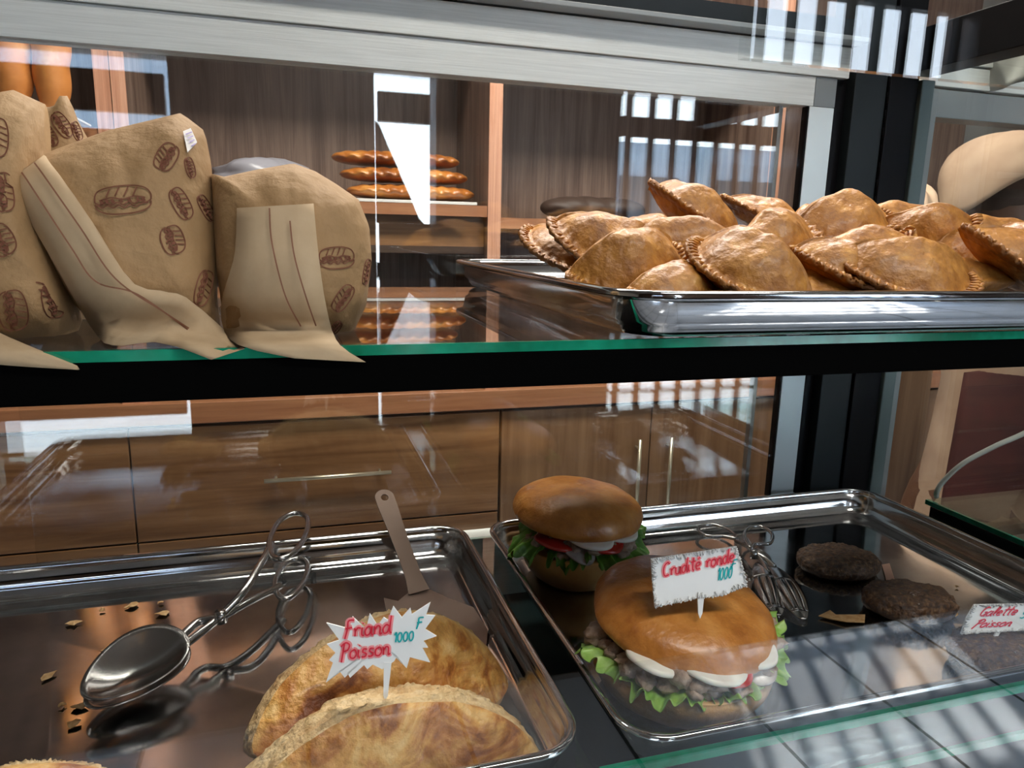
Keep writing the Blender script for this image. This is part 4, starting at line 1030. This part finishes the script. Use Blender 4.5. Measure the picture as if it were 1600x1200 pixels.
# foil tray with filled sandwiches at the right frame edge
e = empty('foil_dish', (1.02, .62, -.33), 'crumpled foil dish on the neighbouring glass shelf', 'foil dish')
rings = []
for (k, z) in ((.70, .0), (.82, .001), (1.0, .020), (1.05, .021), (1.03, .0225), (.98, .0205), (.80, .003), (.02, .002)):
    rings.append([Vector((1.035+.125*k*math.cos(a)*(1+.012*math.sin(a*24)), .640+.055*k*math.sin(a)*(1+.012*math.sin(a*24)), -.3296+z)) for a in [2*PI*j/144 for j in range(144)]])
fx(MB().rings(rings, 0, True, True, True).build('dish', FOIL), e)
bb = Vector((.905, .520, -.3299))
e = empty('burger', bb, 'dim brown burger cut by the right frame edge on the neighbouring shelf', 'burger')
m = MB(); dome(m, *bb, .035, .026, BOTP, seed=21, n=48); fx(m.build('bottom_bun', BUN), e)
fx(lettuce(bb, .034, bb.z+.028, [(150, 290, .8, 0), (290, 390, .8, 0)], 2.2, False, .008, .008), e)
m = MB(); dome(m, bb.x, bb.y, bb.z+.031, .037, .026, TOPP, seed=22, n=48); fx(m.build('top_bun', BUN), e)
# transparent sheet hanging from the top frame
vs = []
c4 = [at(1524, 68, 0, .90), at(1640, 30, 0, .90), at(1640, 118, 0, .90), at(1515, 151, 0, .90)]
for i in range(13):
    for j in range(9):
        a = c4[0].lerp(c4[1], i/12); b = c4[3].lerp(c4[2], i/12); p = a.lerp(b, j/8); vs.append(p+Vector((math.sin(i*.9+j*.5)*.006*(j/8), 0, 0)))
m = MB(); m.add(vs, [(i*9+j, (i+1)*9+j, (i+1)*9+j+1, i*9+j+1) for i in range(12) for j in range(8)], 0, True)
sheet = mat('greyish_plastic_sheet', (.36, .37, .33), .35, noise_c=(.46, .47, .43), noise_s=20, bump=.8, bump_s=14); 
tag(m.build('plastic_sheet', sheet, solid=.0006), 'greyish plastic sheet hanging under the black top frame', 'plastic sheet')

# ------------------------------------------------------------------ the worker behind the neighbouring half
e = empty('person', (1.47, 1.22, -1.3), 'worker in a cream cap, cream shirt and maroon apron behind the case', 'person')
pb = Vector((1.42, 1.22, 0))
def skin_body(verts, edges, rads, name, mt, par, root=0, sub=2):
    me = bpy.data.meshes.new(name); me.from_pydata([tuple(v) for v in verts], edges, []); o = bpy.data.objects.new(name, me); C.objects.link(o)
    me.materials.append(mt); md = o.modifiers.new('skin', 'SKIN'); md.use_smooth_shade = True
    for i, r in enumerate(rads):
        d_ = me.skin_vertices[0].data[i]; d_.radius = (r, r) if not isinstance(r, tuple) else r; d_.use_root = (i == root)
    s_ = o.modifiers.new('sub', 'SUBSURF'); s_.levels = sub; s_.render_levels = sub
    return fx(o, par)
def B(x, y, z): return Vector((1.48-y, 1.20+x, z))
def FW(x, y, z): return Vector((-y, x, z))
# body: pelvis, spine, neck, head; arms reach forward to the counter at the right; legs stand on the floor
bv = [B(0, -.035, -.50), B(0, -.03, -.34), B(0, -.02, -.20), B(0, .02, -.09), B(0, .035, -.02), B(0, .045, .05), B(0, .045, .12), B(0, .05, .17),
      B(-.12, .0, -.13), B(-.145, -.05, -.20), B(-.12, -.20, -.21), B(-.08, -.30, -.21),
      B(.12, .0, -.13), B(.145, -.05, -.20), B(.12, -.20, -.21), B(.08, -.30, -.21),
      B(-.08, .04, -.60), B(-.09, .03, -.90), B(-.09, .05, -1.22), B(-.09, -.06, -1.27),
      B(.08, .04, -.60), B(.09, .03, -.90), B(.09, .05, -1.22), B(.09, -.06, -1.27)]
be = [(0,1),(1,2),(2,3),(3,4),(4,5),(5,6),(6,7),(3,8),(8,9),(9,10),(10,11),(3,12),(12,13),(13,14),(14,15),(0,16),(16,17),(17,18),(18,19),(0,20),(20,21),(21,22),(22,23)]
br = [.095,.08,.085,.065,.045,.07,.085,.07,.055,.042,.035,.026,.055,.042,.035,.026,.08,.055,.04,.035,.08,.055,.04,.035]
for (i0, sx) in ((11, -1), (15, 1)):   # hands with five fingers resting forward
    w_ = bv[i0]; palm = len(bv); bv.append(w_+FW(0, -.05, -.01)); br.append(.022); be.append((i0, palm))
    for k in range(4):
        o_ = (k-1.5)*.017; FWv = FW; L_ = (.062, .072, .066, .05)[k]; a_ = len(bv)
        bv += [w_+FW(o_, -.085, -.012), w_+FW(o_*1.1, -.085-L_*.55, -.016), w_+FW(o_*1.15, -.085-L_*.95, -.032)]; br += [.009, .0085, .0075]
        be += [(palm, a_), (a_, a_+1), (a_+1, a_+2)]
    a_ = len(bv); bv += [w_+FW(-sx*.035, -.055, -.014), w_+FW(-sx*.048, -.085, -.022)]; br += [.0105, .009]; be += [(palm, a_), (a_, a_+1)]
skin_body(bv, be, br, 'body', SKIN, e)
# face features on the head, looking down to the right
hd = B(.0, .045, .105)
for sx in (-1, 1):
    p = hd+FW(sx*.030, -.083, .012); fx(blob(tuple(p), (.012, .008, .007), 1, EYEW, 'eye', 0, 14), e)
    fx(blob(tuple(hd+FW(sx*.088, .005, .0)), (.020, .009, .030), 2, SKIN, 'ear', .1, 14), e)
fx(blob(tuple(hd+FW(0, -.098, -.012)), (.016, .018, .022), 3, SKIN, 'nose', .1, 14), e)
fx(blob(tuple(hd+FW(0, -.086, -.045)), (.010, .026, .009), 4, mat('lips', (.14, .04, .035), .4), 'mouth', .1, 14), e)
fx(blob(tuple(hd+FW(0, .012, .012)), (.074, .080, .072), 5, HAIR, 'hair', .05, 30), e)
# cap: tall soft dome whose band dips over the forehead
rings = []
for i in range(19):
    t = i/18; ring = []
    for j in range(60):
        a = 2*PI*j/60; ph = t*PI/2
        r = .118*math.cos(ph)**.8 if t < 1 else .001
        z = .086*math.sin(ph)
        fold = 1+.035*noise.noise(Vector((math.cos(a)*2, math.sin(a)*2, t*4)))+.02*math.sin(a*7+t*6)*(1-t)
        low = -.080*max(0, -math.cos(a))**3.5*(1-t)
        ring.append(hd+Vector((-.012+r*fold*math.cos(a)*1.02-.012*t, r*fold*math.sin(a)*1.05,   .034+z*1.0+low)))
    rings.append(ring)
fx(MB().rings(rings, 0, True, False, True).build('cap', CREAM, solid=.002), e)
# shirt with sleeves and apron, both shells over the body
rings = []
for (z, rx, ry, cx_) in ((-.80, .172, .15, 1.525), (-.54, .155, .135, 1.515), (-.42, .138, .125, 1.512), (-.30, .120, .122, 1.512), (-.20, .118, .150, 1.50), (-.13, .108, .150, 1.49), (-.085, .085, .12, 1.475), (-.055, .055, .062, 1.465)):
    rings.append([Vector((cx_+rx*math.cos(a)*(1+.02*math.sin(a*9+z*20)), 1.20+ry*math.sin(a)*(1+.02*math.sin(a*7+z*30)), z)) for a in [2*PI*j/64 for j in range(64)]])
m = MB().rings(rings, 0, True, False, False)
for sx in (-1, 1): m.tube(cr([B(sx*.10, .0, -.12), B(sx*.14, -.02, -.155), B(sx*.145, -.05, -.19)], 5), .054, 18)
fx(m.build('shirt', CREAM), e)
rings = []
for (z, rx, ry, cx_, hw_) in ((-1.02, .19, .165, 1.53, 165), (-.80, .186, .163, 1.525, 167), (-.54, .169, .148, 1.515, 169), (-.42, .152, .138, 1.512, 171), (-.27, .136, .138, 1.510, 174), (-.22, .136, .162, 1.50, 80), (-.13, .126, .10, 1.49, 45)):
    rings.append([Vector((cx_+rx*math.cos(a), 1.20+ry*math.sin(a), z)) for a in [math.radians(-hw_+(hw_+min(hw_, 95))*j/40) for j in range(41)]])
fx(MB().rings(rings, 0, True, False, False, loop=False).build('apron', MAROON, solid=.003), e)
